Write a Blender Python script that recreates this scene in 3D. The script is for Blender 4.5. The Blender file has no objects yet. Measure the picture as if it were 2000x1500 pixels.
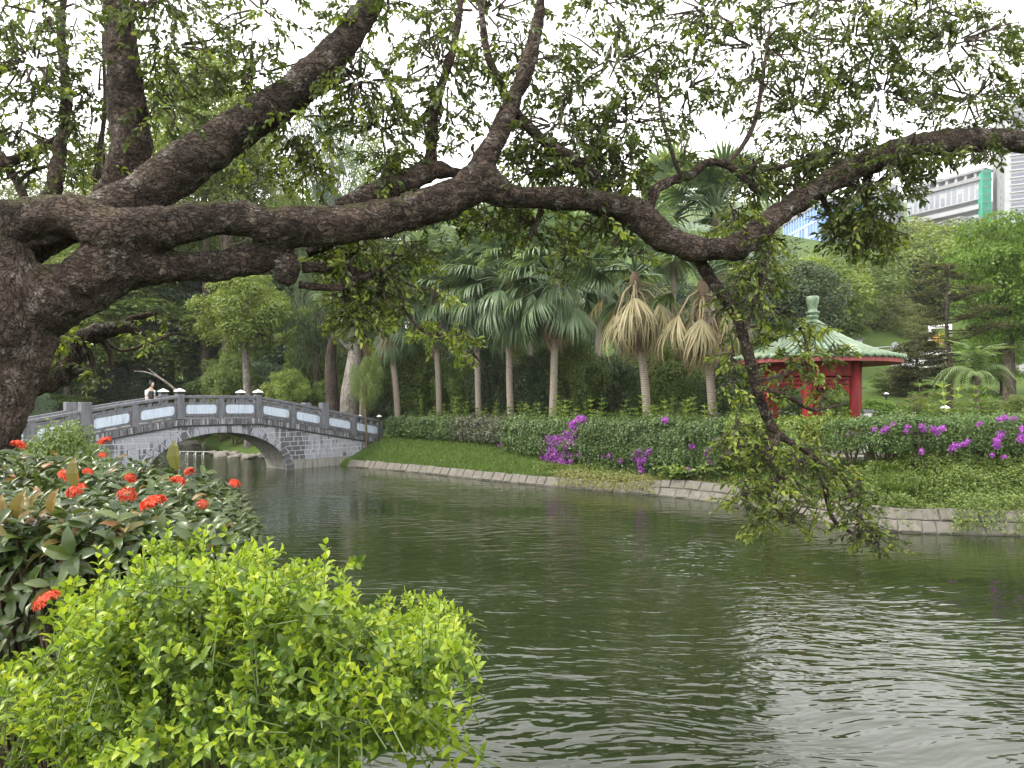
import bpy, bmesh, math, random
import numpy as np
from mathutils import Vector, Matrix
random.seed(7); rng = np.random.default_rng(7)
R = math.radians
scn = bpy.context.scene
col = scn.collection
# ------------------------------------------------------------------ camera, sky, sun, exposure
F = 1370.0; EYE = 3.4; HZ = 784.0          # focal length in photo pixels, eye height over the water, horizon row
cam_d = bpy.data.cameras.new('camera'); cam = bpy.data.objects.new('camera', cam_d); col.objects.link(cam)
cam_d.sensor_width = 36.0; cam_d.lens = F / 2000 * 36; cam_d.shift_y = (HZ - 750) / 2000
cam_d.clip_start = 0.05; cam_d.clip_end = 4000
cam.location = (0, 0, EYE); cam.rotation_euler = (R(90), 0, 0); scn.camera = cam
SUN_EL, SUN_AZ = 48.0, -98.0               # azimuth measured from straight ahead, negative = left
world = bpy.data.worlds.new('World'); scn.world = world; world.use_nodes = True
wn = world.node_tree; wn.nodes.clear()
sky = wn.nodes.new('ShaderNodeTexSky'); sky.sky_type = 'NISHITA'; sky.sun_disc = False
sky.sun_elevation = R(SUN_EL); sky.sun_rotation = R(SUN_AZ); sky.dust_density = 4.0; sky.air_density = 1.0
mx = wn.nodes.new('ShaderNodeMix'); mx.data_type = 'RGBA'; mx.inputs[0].default_value = 0.80
mx.inputs[7].default_value = (10.6, 10.4, 10.0, 1)      # even bright cloud cover over the clear sky
bg = wn.nodes.new('ShaderNodeBackground'); bg.inputs[1].default_value = 0.14
wo = wn.nodes.new('ShaderNodeOutputWorld')
wn.links.new(sky.outputs[0], mx.inputs[6]); wn.links.new(mx.outputs[2], bg.inputs[0]); wn.links.new(bg.outputs[0], wo.inputs[0])
sun_d = bpy.data.lights.new('sun', 'SUN'); sun_d.energy = 1.5; sun_d.angle = R(14); sun_d.color = (1.0, 0.93, 0.82)
sun = bpy.data.objects.new('sun', sun_d); col.objects.link(sun)
sdir = Vector((math.sin(R(SUN_AZ)) * math.cos(R(SUN_EL)), math.cos(R(SUN_AZ)) * math.cos(R(SUN_EL)), math.sin(R(SUN_EL))))
sun.rotation_euler = sdir.to_track_quat('Z', 'Y').to_euler(); sun.location = (0, 0, 40)
scn.view_settings.view_transform = 'Standard'; scn.view_settings.look = 'None'
scn.view_settings.exposure = 1.42; scn.view_settings.gamma = 1.0
scn.cycles.use_denoising = True
scn.cycles.max_bounces = 8; scn.cycles.diffuse_bounces = 4; scn.cycles.transmission_bounces = 4; scn.cycles.glossy_bounces = 3
scn.cycles.caustics_reflective = False; scn.cycles.caustics_refractive = False

# ------------------------------------------------------------------ helpers
def px(x, y, Y):                            # photo pixel + depth -> point
    return Vector(((x - 1000) / F * Y, Y, EYE - (y - HZ) / F * Y))
def onz(x, y, z=0.0):                       # photo pixel on a level surface -> point
    Y = (EYE - z) * F / (y - HZ)
    return px(x, y, Y)
def tag(o, label=None, cat=None, group=None, kind=None):
    if label: o['label'] = label
    if cat: o['category'] = cat
    if group: o['group'] = group
    if kind: o['kind'] = kind
    return o
def link(name, me, parent=None):
    o = bpy.data.objects.new(name, me); col.objects.link(o)
    if parent is not None: o.parent = parent
    return o
def empty(name, loc, rz=0.0):
    o = bpy.data.objects.new(name, None); col.objects.link(o); o.location = loc; o.rotation_euler = (0, 0, rz)
    o.empty_display_size = 0.2
    return o
class MB:
    def __init__(s): s.v = []; s.f = []
    def add(s, v, f):
        n = len(s.v); s.v += [tuple(p) for p in v]; s.f += [tuple(i + n for i in q) for q in f]; return s
    def box(s, x0, x1, y0, y1, z0, z1):
        return s.add([(x0,y0,z0),(x1,y0,z0),(x1,y1,z0),(x0,y1,z0),(x0,y0,z1),(x1,y0,z1),(x1,y1,z1),(x0,y1,z1)],
              [(0,3,2,1),(4,5,6,7),(0,1,5,4),(1,2,6,5),(2,3,7,6),(3,0,4,7)])
    def hexa(s, q0, q1):                    # two quads (4 pts each) joined
        return s.add(list(q0) + list(q1), [(0,1,2,3),(7,6,5,4),(0,4,5,1),(1,5,6,2),(2,6,7,3),(3,7,4,0)])
    def tube(s, pts, rad, n=8, cap=True):
        v, f = tube_geo(pts, rad, n, cap); return s.add(v, f)
    def lathe(s, prof, n=24, c=(0,0,0)):
        v = []; f = []
        for r, z in prof:
            for k in range(n):
                a = 2*math.pi*k/n; v.append((c[0]+r*math.cos(a), c[1]+r*math.sin(a), c[2]+z))
        for i in range(len(prof)-1):
            for k in range(n): f.append((i*n+k, i*n+(k+1)%n, (i+1)*n+(k+1)%n, (i+1)*n+k))
        f.append(tuple(range(n-1, -1, -1))); f.append(tuple((len(prof)-1)*n+k for k in range(n)))
        return s.add(v, f)
    def mesh(s, name, mat=None, smooth=False):
        me = bpy.data.meshes.new(name); me.from_pydata(s.v, [], s.f); me.update()
        if mat: me.materials.append(mat)
        if smooth: me.polygons.foreach_set('use_smooth', [True]*len(me.polygons))
        return me
    def build(s, name, mat=None, parent=None, smooth=False, bevel=0):
        o = link(name, s.mesh(name, mat, smooth), parent)
        if bevel:
            m = o.modifiers.new('bevel', 'BEVEL'); m.width = bevel; m.segments = 2; m.limit_method = 'ANGLE'
        return o
def catmull(P, sub=4):
    P = np.asarray(P, float); out = []
    Q = np.vstack([2*P[0]-P[1], P, 2*P[-1]-P[-2]])
    for i in range(1, len(Q)-2):
        for k in range(sub):
            t = k/sub; a, b, c, d = Q[i-1], Q[i], Q[i+1], Q[i+2]
            out.append(0.5*((2*b)+(-a+c)*t+(2*a-5*b+4*c-d)*t*t+(-a+3*b-3*c+d)*t**3))
    out.append(P[-1]); return np.array(out)
def tube_geo(pts, rad, n=8, cap=True):
    pts = [Vector(p) for p in pts]; v = []; f = []
    up = Vector((0.13, 0.21, 0.97)); prev = None
    for i, p in enumerate(pts):
        d = (pts[min(i+1, len(pts)-1)] - pts[max(i-1, 0)])
        d = d.normalized() if d.length > 1e-9 else Vector((0,0,1))
        if prev is None:
            a = d.cross(up); a = a.normalized() if a.length > 1e-4 else d.orthogonal().normalized()
        else:
            a = prev - d*prev.dot(d); a = a.normalized() if a.length > 1e-6 else d.orthogonal().normalized()
        prev = a; b = d.cross(a)
        for k in range(n):
            t = 2*math.pi*k/n; v.append(p + (a*math.cos(t) + b*math.sin(t))*rad[i])
    m = len(pts)
    for i in range(m-1):
        for k in range(n): f.append((i*n+k, i*n+(k+1)%n, (i+1)*n+(k+1)%n, (i+1)*n+k))
    if cap: f.append(tuple(range(n-1,-1,-1))); f.append(tuple((m-1)*n+k for k in range(n)))
    return v, f
def np_mesh(name, V, Fa, mat=None, rnd=None, smooth=False):
    me = bpy.data.meshes.new(name); k = Fa.shape[1]
    me.vertices.add(len(V)); me.vertices.foreach_set('co', np.asarray(V, np.float32).ravel())
    me.loops.add(Fa.size); me.loops.foreach_set('vertex_index', Fa.astype(np.int32).ravel())
    me.polygons.add(len(Fa)); me.polygons.foreach_set('loop_start', np.arange(0, Fa.size, k, dtype=np.int32))
    if smooth: me.polygons.foreach_set('use_smooth', np.ones(len(Fa), bool))
    me.update(calc_edges=True)
    if rnd is not None: me.attributes.new('rnd', 'FLOAT', 'FACE').data.foreach_set('value', np.asarray(rnd, np.float32))
    if mat: me.materials.append(mat)
    return me
# leaf templates: along, across, lift
T_QUAD = (np.array([(0,0,0),(.48,.5,.10),(1,0,-.06),(.48,-.5,.10)]), np.array([(0,1,2,3)]))
T_LEAF = (np.array([(0,0,0),(.17,.33,.09),(.47,.50,.125),(.79,.31,.02),(.97,0,-.20),(.79,-.31,.02),(.47,-.50,.125),(.17,-.33,.09),(.17,0,.02),(.47,0,.02),(.79,0,-.06)]),
          np.array([(0,8,1),(0,7,8),(8,9,2),(8,2,1),(7,6,9),(7,9,8),(9,10,3),(9,3,2),(6,5,10),(6,10,9),(10,4,3),(10,5,4)]))
T_BLADE = (np.array([(0,.5,0),(0,-.5,0),(.55,-.42,.0),(.55,.42,.0),(1,0,-.16)]), np.array([(0,1,2),(0,2,3),(3,2,4)]))
def unit(a):
    return a / np.maximum(np.linalg.norm(a, axis=-1, keepdims=True), 1e-9)
def leaf_geo(c, d, n, L, W, T):
    d = unit(d); s = unit(np.cross(n, d)); n = np.cross(d, s); t, f = T
    L = np.broadcast_to(np.asarray(L, float), (len(c),)); W = np.broadcast_to(np.asarray(W, float), (len(c),))
    V = c[:,None,:] + (d[:,None,:]*(t[None,:,0,None]*L[:,None,None]) + s[:,None,:]*(t[None,:,1,None]*W[:,None,None])
                       + n[:,None,:]*(t[None,:,2,None]*L[:,None,None]))
    Fa = (f[None] + (np.arange(len(c))*len(t))[:,None,None]).reshape(-1, f.shape[1])
    return V.reshape(-1,3), Fa, len(f)
def leaves(name, c, d, n, L, W, T, mat, rnd=None):
    V, Fa, k = leaf_geo(np.asarray(c), np.asarray(d), np.asarray(n), L, W, T)
    if rnd is None: rnd = rng.random(len(c))
    return np_mesh(name, V, Fa, mat, np.repeat(rnd, k), smooth=T is T_LEAF)
def rdir(n):
    v = rng.normal(size=(n,3)); return unit(v)
def hashn(p, s=0.0):                        # cheap smooth noise of points (n,3)
    return (np.sin(p[:,0]*1.7+s)*np.cos(p[:,1]*1.3+2*s)+np.sin(p[:,1]*2.1+p[:,2]*1.9+s*.7)+np.sin(p[:,2]*2.7-p[:,0]*1.1+s))/3

# ------------------------------------------------------------------ materials
class NT:
    def __init__(s, name):
        s.m = bpy.data.materials.new(name); s.m.use_nodes = True; s.t = s.m.node_tree; s.t.nodes.clear()
        s.out = s.t.nodes.new('ShaderNodeOutputMaterial')
    def n(s, typ, **kw):
        x = s.t.nodes.new(typ)
        for k, v in kw.items():
            if k.startswith('i_'):
                key = k[2:]; key = int(key) if key.isdigit() else key.replace('_', ' ')
                x.inputs[key].default_value = v
            else: setattr(x, k, v)
        return x
    def l(s, a, b): s.t.links.new(a, b)
    def math(s, op, a, b=None):
        x = s.t.nodes.new('ShaderNodeMath'); x.operation = op
        for i, q in enumerate((a, b)):
            if q is None: continue
            if isinstance(q, (int, float)): x.inputs[i].default_value = q
            else: s.l(q, x.inputs[i])
        return x.outputs[0]
    def ramp(s, fac, stops, interp='LINEAR'):
        x = s.t.nodes.new('ShaderNodeValToRGB'); x.color_ramp.interpolation = interp
        e = x.color_ramp.elements
        while len(e) < len(stops): e.new(0.5)
        for k, (p, c) in enumerate(stops):
            e[k].position = p; e[k].color = (c, c, c, 1) if isinstance(c, (int, float)) else (*c, 1)
        s.l(fac, x.inputs[0]); return x.outputs[0]
    def mix(s, fac, a, b, blend='MIX'):
        x = s.t.nodes.new('ShaderNodeMix'); x.data_type = 'RGBA'; x.blend_type = blend
        for i, q in ((0, fac), (6, a), (7, b)):
            if isinstance(q, (int, float)): x.inputs[i].default_value = q
            elif isinstance(q, tuple): x.inputs[i].default_value = (*q, 1)
            else: s.l(q, x.inputs[i])
        return x.outputs[2]
    def noise(s, vec, scale, detail=4, rough=.55):
        x = s.n('ShaderNodeTexNoise'); x.inputs['Scale'].default_value = scale; x.inputs['Detail'].default_value = detail
        x.inputs['Roughness'].default_value = rough
        if vec is not None: s.l(vec, x.inputs['Vector'])
        return x.outputs['Fac']
    def mapping(s, vec, scale=(1,1,1), rot=(0,0,0)):
        x = s.n('ShaderNodeMapping'); x.inputs['Scale'].default_value = scale; x.inputs['Rotation'].default_value = rot
        s.l(vec, x.inputs['Vector']); return x.outputs[0]
    def bump(s, h, strength=.4, dist=.02):
        x = s.n('ShaderNodeBump'); x.inputs['Strength'].default_value = strength; x.inputs['Distance'].default_value = dist
        s.l(h, x.inputs['Height']); return x.outputs[0]
    def principled(s, colr, rough=.7, spec=.3, normal=None, metal=0.0):
        x = s.n('ShaderNodeBsdfPrincipled')
        if isinstance(colr, tuple): x.inputs['Base Color'].default_value = (*colr, 1)
        else: s.l(colr, x.inputs['Base Color'])
        if isinstance(rough, (int, float)): x.inputs['Roughness'].default_value = rough
        else: s.l(rough, x.inputs['Roughness'])
        x.inputs['Specular IOR Level'].default_value = spec; x.inputs['Metallic'].default_value = metal
        if normal is not None: s.l(normal, x.inputs['Normal'])
        return x
    def done(s, sh): s.l(sh.outputs[0], s.out.inputs[0]); return s.m
def leaf_mat(name, c0, c1, c2, trans=.35, rough=.45, spec=.35, tt=(1.25,1.2,.6)):
    t = NT(name)
    at = t.n('ShaderNodeAttribute', attribute_name='rnd'); oi = t.n('ShaderNodeObjectInfo')
    fr = t.math('FRACT', t.math('ADD', at.outputs['Fac'], oi.outputs['Random']))
    c = t.ramp(fr, [(0, c0), (.55, c1), (1, c2)])
    v = t.math('ADD', t.math('MULTIPLY', oi.outputs['Random'], .35), .82)
    c = t.mix(1.0, c, (1,1,1), 'MULTIPLY')
    hs = t.n('ShaderNodeHueSaturation'); t.l(v, hs.inputs['Value']); t.l(c, hs.inputs['Color'])
    c = hs.outputs[0]
    p = t.principled(c, rough, spec)
    tr = t.n('ShaderNodeBsdfTranslucent'); t.l(t.mix(1.0, c, tt, 'MULTIPLY'), tr.inputs['Color'])
    m = t.n('ShaderNodeMixShader'); m.inputs[0].default_value = trans
    t.l(p.outputs[0], m.inputs[1]); t.l(tr.outputs[0], m.inputs[2])
    return t.done(m)
def plain_mat(name, c, rough=.6, spec=.3, var=.25, scale=6.0, bump=.15, dist=.01, stretch=(1,1,1)):
    t = NT(name); g = t.n('ShaderNodeNewGeometry')
    nv = t.mapping(g.outputs['Position'], stretch)
    n1 = t.noise(nv, scale, 5); n2 = t.noise(nv, scale*6, 3)
    f = t.ramp(n1, [(.3, 1-var), (.7, 1+var*.4)])
    cc = t.mix(1.0, c, f, 'MULTIPLY')
    return t.done(t.principled(cc, rough, spec, t.bump(n2, bump, dist)))
M = {}
M['fg_leaf'] = leaf_mat('camphor_leaf', (.036,.054,.018), (.062,.094,.025), (.12,.16,.035), .4, .4)
M['fg_bright'] = leaf_mat('young_leaf', (.095,.14,.025), (.16,.22,.038), (.29,.34,.06), .42, .4)
M['ixora_leaf'] = leaf_mat('ixora_leaf', (.026,.043,.015), (.046,.074,.022), (.085,.115,.03), .22, .30, .45)
M['ixora_old'] = leaf_mat('ixora_old_leaf', (.13,.14,.035), (.16,.12,.035), (.24,.12,.05), .3, .4, .4)
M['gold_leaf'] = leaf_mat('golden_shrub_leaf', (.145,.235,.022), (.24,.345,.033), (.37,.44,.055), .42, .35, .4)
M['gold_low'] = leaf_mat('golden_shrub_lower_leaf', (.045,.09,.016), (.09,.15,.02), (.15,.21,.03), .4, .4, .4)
M['tree_mid'] = leaf_mat('mid_green_leaf', (.075,.122,.033), (.118,.172,.044), (.17,.225,.06), .38)
M['tree_light'] = leaf_mat('light_green_leaf', (.105,.155,.032), (.16,.215,.048), (.21,.275,.065), .4)
M['tree_dark'] = leaf_mat('dark_green_leaf', (.042,.068,.032), (.064,.098,.046), (.096,.135,.062), .33)
M['tree_blue'] = leaf_mat('blue_green_leaf', (.05,.085,.058), (.08,.125,.08), (.12,.17,.105), .3)
M['tree_olive'] = leaf_mat('olive_leaf', (.09,.115,.035), (.135,.165,.05), (.19,.215,.07), .35)
M['tree_lime'] = leaf_mat('lime_leaf', (.075,.15,.018), (.12,.22,.025), (.18,.29,.035), .42)
M['tree_brown'] = leaf_mat('brown_needle', (.07,.08,.035), (.10,.105,.05), (.13,.14,.06), .3)
M['hedge'] = leaf_mat('hedge_leaf', (.055,.095,.03), (.085,.145,.042), (.135,.205,.06), .3, .4)
M['hedge_mauve'] = leaf_mat('mauve_hedge_leaf', (.06,.075,.045), (.085,.12,.045), (.15,.13,.13), .3, .4)
M['hedge_yellow'] = leaf_mat('yellow_hedge_leaf', (.07,.11,.025), (.12,.18,.03), (.22,.27,.05), .35, .4)
M['weed'] = leaf_mat('weed_leaf', (.09,.15,.035), (.15,.22,.05), (.24,.29,.08), .35, .45)
M['grass'] = leaf_mat('grass_blade', (.055,.10,.02), (.085,.145,.028), (.14,.195,.045), .35, .5)
M['grass_dry'] = leaf_mat('dry_grass_blade', (.13,.16,.04), (.20,.20,.07), (.26,.24,.10), .3, .6)
M['magenta'] = leaf_mat('magenta_bract', (.30,.07,.36), (.42,.10,.50), (.52,.20,.60), .4, .5, .2, (1.1,.8,1.1))
M['red_petal'] = leaf_mat('red_petal', (.50,.045,.022), (.60,.085,.04), (.66,.16,.085), .3, .5, .2, (1.1,.6,.5))
M['frond'] = leaf_mat('green_frond', (.085,.135,.07), (.135,.20,.105), (.20,.27,.15), .32, .42, .45)
M['frond_yellow'] = leaf_mat('yellowing_frond', (.23,.20,.105), (.31,.265,.165), (.19,.205,.10), .28, .6)
M['frond_dead'] = leaf_mat('dead_frond', (.20,.145,.085), (.29,.215,.14), (.34,.27,.20), .2, .7, .1, (1.1,1,.8))
M['frond_grey'] = leaf_mat('grey_dead_frond', (.19,.155,.135), (.27,.23,.21), (.33,.29,.27), .2, .7, .1, (1,1,1))
M['bamboo_leaf'] = leaf_mat('bamboo_leaf', (.12,.12,.03), (.18,.17,.04), (.23,.20,.05), .35)

def bark_mat(name, dark, light, lichen=None, moss=0.0, scale=1.0, stretch=(1,1,.35), stretch2=None, xsplit=0.0):
    t = NT(name); g = t.n('ShaderNodeNewGeometry'); p = g.outputs['Position']
    nz = t.n('ShaderNodeTexNoise'); nz.inputs['Scale'].default_value = 9*scale; nz.inputs['Detail'].default_value = 3; t.l(p, nz.inputs['Vector'])
    def cracks(st):
        wv = t.n('ShaderNodeVectorMath', operation='MULTIPLY_ADD'); wv.inputs[1].default_value = (.17/scale,.17/scale,.17/scale); t.l(nz.outputs['Color'], wv.inputs[0]); t.l(p, wv.inputs[2])
        mp = t.mapping(wv.outputs[0], st)
        v = t.n('ShaderNodeTexVoronoi', feature='DISTANCE_TO_EDGE'); v.inputs['Scale'].default_value = 30*scale; t.l(mp, v.inputs['Vector'])
        v2 = t.n('ShaderNodeTexVoronoi', feature='F1'); v2.inputs['Scale'].default_value = 30*scale; t.l(mp, v2.inputs['Vector'])
        f = t.noise(mp, 55*scale, 5, .65)
        return v.outputs['Distance'], f, v2.outputs['Color']
    e, fine, cell = cracks(stretch)
    if stretch2:
        e2, f2, c2 = cracks(stretch2); sx = t.n('ShaderNodeSeparateXYZ'); t.l(p, sx.inputs[0])
        k = t.math('MULTIPLY', t.math('SUBTRACT', sx.outputs[0], xsplit), 2.0); k = t.ramp(k, [(0,0.0),(1,1.0)])
        e = t.mix(k, e, e2); fine = t.mix(k, fine, f2); cell = t.mix(k, cell, c2)
    big = t.noise(p, 1.7*scale, 5, .6); med = t.noise(p, 7*scale, 4, .6)
    plate = t.ramp(t.math('ADD', e, t.math('MULTIPLY', t.math('SUBTRACT', fine, .5), .35)), [(-.02, 0.0), (.13, 1.0)])
    sc_ = t.n('ShaderNodeSeparateColor'); t.l(cell, sc_.inputs[0])
    pm = t.math('ADD', t.math('MULTIPLY', big, .75), t.math('ADD', t.math('MULTIPLY', med, .35), t.math('MULTIPLY', sc_.outputs[0], .16)))
    pm = t.ramp(t.math('ADD', pm, t.math('MULTIPLY', t.math('SUBTRACT', fine, .5), .5)), [(.54, 0.0), (.74, 1.0)])
    mid = tuple((a*1.3+b)/2.3 for a, b in zip(dark, light))
    c = t.mix(pm, t.mix(fine, tuple(x*.7 for x in dark), mid), t.mix(fine, mid, light))
    c = t.mix(t.ramp(plate, [(.0, .5), (.8, 0.0)]), c, tuple(x*.5 for x in dark))
    if lichen:
        ln = t.noise(p, 5*scale, 6, .75)
        lf = t.math('MULTIPLY', t.ramp(ln, [(.54, 0.0), (.63, .85)]), t.ramp(fine, [(.42, 0.0), (.62, 1.0)]))
        c = t.mix(lf, c, lichen)
    if moss:
        sx = t.n('ShaderNodeSeparateXYZ'); t.l(g.outputs['Normal'], sx.inputs[0])
        mf = t.math('MULTIPLY', t.ramp(sx.outputs[2], [(.45, 0.0), (.95, 1.0)]), t.ramp(t.noise(p, 2.6, 4, .65), [(.46, 0.0), (.6, moss)]))
        c = t.mix(mf, c, (.055,.07,.016))
    h = t.math('ADD', plate, t.math('MULTIPLY', fine, .9))
    return t.done(t.principled(c, .88, .12, t.bump(h, 1.0, .02/scale**.5)))
M['bark'] = bark_mat('old_tree_bark', (.016,.0135,.012), (.130,.096,.077), (.30,.275,.25), .8, 1.0, (1,1,.3), (.28,1,1), -3.9)
M['bark_thin'] = bark_mat('branch_bark', (.06,.046,.04), (.15,.115,.095), None, 0, 1.6, (.5,1,.5))
M['bark_far'] = bark_mat('far_bark', (.075,.06,.045), (.17,.14,.11), None, 0, .35)
M['bark_pale'] = bark_mat('paperbark', (.13,.115,.10), (.38,.35,.31), None, 0, .4, (1,1,.2))
M['bark_brown'] = bark_mat('brown_bark', (.05,.04,.035), (.12,.095,.08), None, 0, .4, (1,1,.2))
def palm_bark():
    t = NT('palm_trunk'); g = t.n('ShaderNodeNewGeometry'); p = g.outputs['Position']
    w = t.n('ShaderNodeTexWave', wave_type='BANDS', bands_direction='Z'); w.inputs['Scale'].default_value = 3.2
    w.inputs['Distortion'].default_value = 2.5; w.inputs['Detail'].default_value = 3; t.l(p, w.inputs['Vector'])
    n = t.noise(t.mapping(p, (1,1,.25)), 18, 5)
    c = t.mix(n, (.17,.145,.115), (.33,.285,.24)); c = t.mix(t.math('MULTIPLY', w.outputs['Fac'], .35), c, (.13,.11,.09))
    return t.done(t.principled(c, .9, .1, t.bump(w.outputs['Fac'], .5, .03)))
M['palm_bark'] = palm_bark()
M['stem_green'] = plain_mat('green_stem', (.10,.14,.04), .6)
M['stem_brown'] = plain_mat('brown_stem', (.10,.075,.05), .8, scale=20)
M['petiole'] = plain_mat('petiole', (.20,.22,.10), .5)
M['culm'] = plain_mat('golden_culm', (.32,.24,.06), .45)
# ------------------------------------------------------------------ more materials
def stone_bridge_mat():
    t = NT('lime_streaked_stone'); g = t.n('ShaderNodeNewGeometry'); p = g.outputs['Position']; oi = t.n('ShaderNodeObjectInfo')
    tc = t.n('ShaderNodeTexCoord')
    big = t.noise(t.mapping(p, (1,1,.55)), .75, 3)
    st = t.noise(t.mapping(p, (2.6,2.6,.22)), 2.2, 4, .65)
    fi = t.noise(p, 22, 5, .65)
    f = t.math('ADD', t.math('MULTIPLY', t.math('SUBTRACT', big, .50), 3.6), t.math('ADD', t.math('MULTIPLY', t.math('SUBTRACT', st, .5), 2.4), t.math('MULTIPLY', t.math('SUBTRACT', oi.outputs['Random'], .5), .30)))
    m = t.ramp(t.math('ADD', f, .5), [(.34, 0.0), (.60, 1.0)])
    dark = t.mix(fi, (.04,.042,.048), (.15,.15,.16)); pale = t.mix(fi, (.19,.20,.23), (.37,.38,.425))
    c = t.mix(m, dark, pale)
    return t.done(t.principled(c, .85, .2, t.bump(fi, .5, .015)))
def grey_mat(name, a, b, streak=.35, scale=3.0, lo=.45, hi=.65, rough=.85, dirt=(.05,.05,.05)):
    t = NT(name); g = t.n('ShaderNodeNewGeometry'); p = g.outputs['Position']
    n1 = t.noise(p, scale, 5, .6); st = t.noise(t.mapping(p, (3,3,.35)), 3.0, 4, .6); fi = t.noise(p, 40, 4)
    c = t.mix(n1, a, b); c = t.mix(t.math('MULTIPLY', t.ramp(st, [(lo, 0.0), (hi, 1.0)]), streak), c, dirt)
    return t.done(t.principled(c, rough, .2, t.bump(fi, .35, .008)))
M['bridge_stone'] = stone_bridge_mat()
M['mortar'] = grey_mat('pale_mortar', (.36,.37,.40), (.50,.51,.55), .25)
M['plinth'] = grey_mat('stained_concrete', (.20,.19,.17), (.31,.30,.275), .55, 2.0)
M['rail_stone'] = grey_mat('grey_rail_stone', (.10,.105,.12), (.185,.19,.21), .5, 4.0)
M['coping'] = grey_mat('dark_coping_stone', (.055,.055,.062), (.14,.14,.152), .75, 3.0, .50, .60, .9, (.34,.35,.38))
M['panel_pale'] = grey_mat('pale_blue_panel', (.38,.45,.56), (.54,.60,.69), .7, 5.0, .52, .74, .7, (.16,.18,.22))
M['string'] = grey_mat('string_course', (.02,.02,.023), (.05,.05,.055), .2)
M['bank_stone'] = grey_mat('bank_stone', (.075,.072,.06), (.20,.185,.162), .75, 2.2, .45, .65, .9, (.09,.085,.07))
M['bank_joint'] = grey_mat('dark_joint', (.085,.08,.07), (.13,.122,.108), .3)
M['rock'] = grey_mat('pale_rock', (.13,.12,.10), (.27,.25,.215), .4)
M['white_paint'] = plain_mat('white_paint', (.78,.78,.77), .5, var=.1)
M['black_metal'] = plain_mat('black_metal', (.02,.02,.022), .45)
M['path'] = plain_mat('paving', (.22,.21,.20), .85)
def ground_mat():
    t = NT('grassy_ground'); g = t.n('ShaderNodeNewGeometry'); p = g.outputs['Position']
    n1 = t.noise(p, .35, 5, .65); n2 = t.noise(p, 7, 5, .7)
    c = t.mix(n1, (.045,.085,.018), (.085,.15,.028)); c = t.mix(t.math('MULTIPLY', n2, .55), c, (.05,.045,.025))
    return t.done(t.principled(c, .95, .1, t.bump(n2, .8, .12)))
M['ground'] = ground_mat()
def water_mat():
    t = NT('pond_water'); g = t.n('ShaderNodeNewGeometry'); p = g.outputs['Position']
    warp = t.n('ShaderNodeTexNoise'); warp.inputs['Scale'].default_value = .22; warp.inputs['Detail'].default_value = 2; t.l(p, warp.inputs['Vector'])
    wv = t.n('ShaderNodeVectorMath', operation='MULTIPLY_ADD'); wv.inputs[1].default_value = (2.4,2.4,0); t.l(warp.outputs['Color'], wv.inputs[0]); t.l(p, wv.inputs[2])
    q = wv.outputs[0]
    a = t.noise(t.mapping(q, (.75,2.1,1), (0,0,R(-16))), 2.0, 2, .5)
    b = t.noise(t.mapping(q, (.9,2.3,1), (0,0,R(14))), 3.0, 2, .5)
    c = t.noise(t.mapping(q, (.8,2.2,1), (0,0,R(-5))), .8, 2, .5)
    h = t.math('ADD', t.math('ADD', a, t.math('MULTIPLY', b, .30)), t.math('MULTIPLY', c, .5))
    calm = t.ramp(t.noise(p, .10, 2), [(.40, .25), (.57, 1.0)])
    h = t.math('MULTIPLY', h, calm)
    bc = t.mix(t.noise(p, .3, 3), (.011,.017,.006), (.019,.026,.009))
    sh = t.principled(bc, .03, .5, t.bump(h, 1.0, WATER_BUMP)); sh.inputs['IOR'].default_value = 1.38
    return t.done(sh)
WATER_BUMP = 0.042
M['water'] = water_mat()

# ------------------------------------------------------------------ pond outline and ground
bank_px = [(2350,1052),(2150,1050),(1964,1047),(1850,1044),(1760,1041),(1670,1031),(1595,1018),(1460,990),(1412,984),(1320,972),(1160,958),(984,942),(900,933),(800,922),(672,911)]
bank = [Vector((45, 15.0, 0))] + [onz(x, y) for x, y in bank_px]
far_pond = [Vector(q) for q in ((-11.2,39.0,0),(-14.4,41.2,0),(-18.2,44.6,0),(-22.3,52.0,0),(-26.5,56.5,0),(-32,55,0),(-30,46,0),(-22.5,35.5,0),(-16.9,29.0,0))]
near_pond = [Vector(q) for q in ((-13.2,22.5,0),(-9,14.5,0),(-5.6,9.6,0),(-3.2,6.6,0),(-1.6,4.6,0),(0.3,3.4,0),(4,2.6,0),(12,2.2,0),(45,2,0))]
poly = np.array([(p.x, p.y) for p in bank + far_pond + near_pond])
def pond_dist(P):                           # signed distance to the shoreline, positive on land
    P = np.asarray(P, float); A = poly; B = np.roll(poly, -1, 0)
    best = np.full(len(P), 1e9); inside = np.zeros(len(P), bool)
    for a, b in zip(A, B):
        ab = b - a; t = np.clip(((P - a) @ ab) / (ab @ ab), 0, 1); best = np.minimum(best, np.linalg.norm(P - (a + t[:,None]*ab), axis=1))
        c = (a[1] > P[:,1]) != (b[1] > P[:,1])
        with np.errstate(divide='ignore', invalid='ignore'):
            xi = (b[0]-a[0])*(P[:,1]-a[1])/(b[1]-a[1]) + a[0]
        inside ^= c & (P[:,0] < xi)
    return np.where(inside, -best, best)
def sstep(t): t = np.clip(t, 0, 1); return t*t*(3-2*t)
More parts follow.
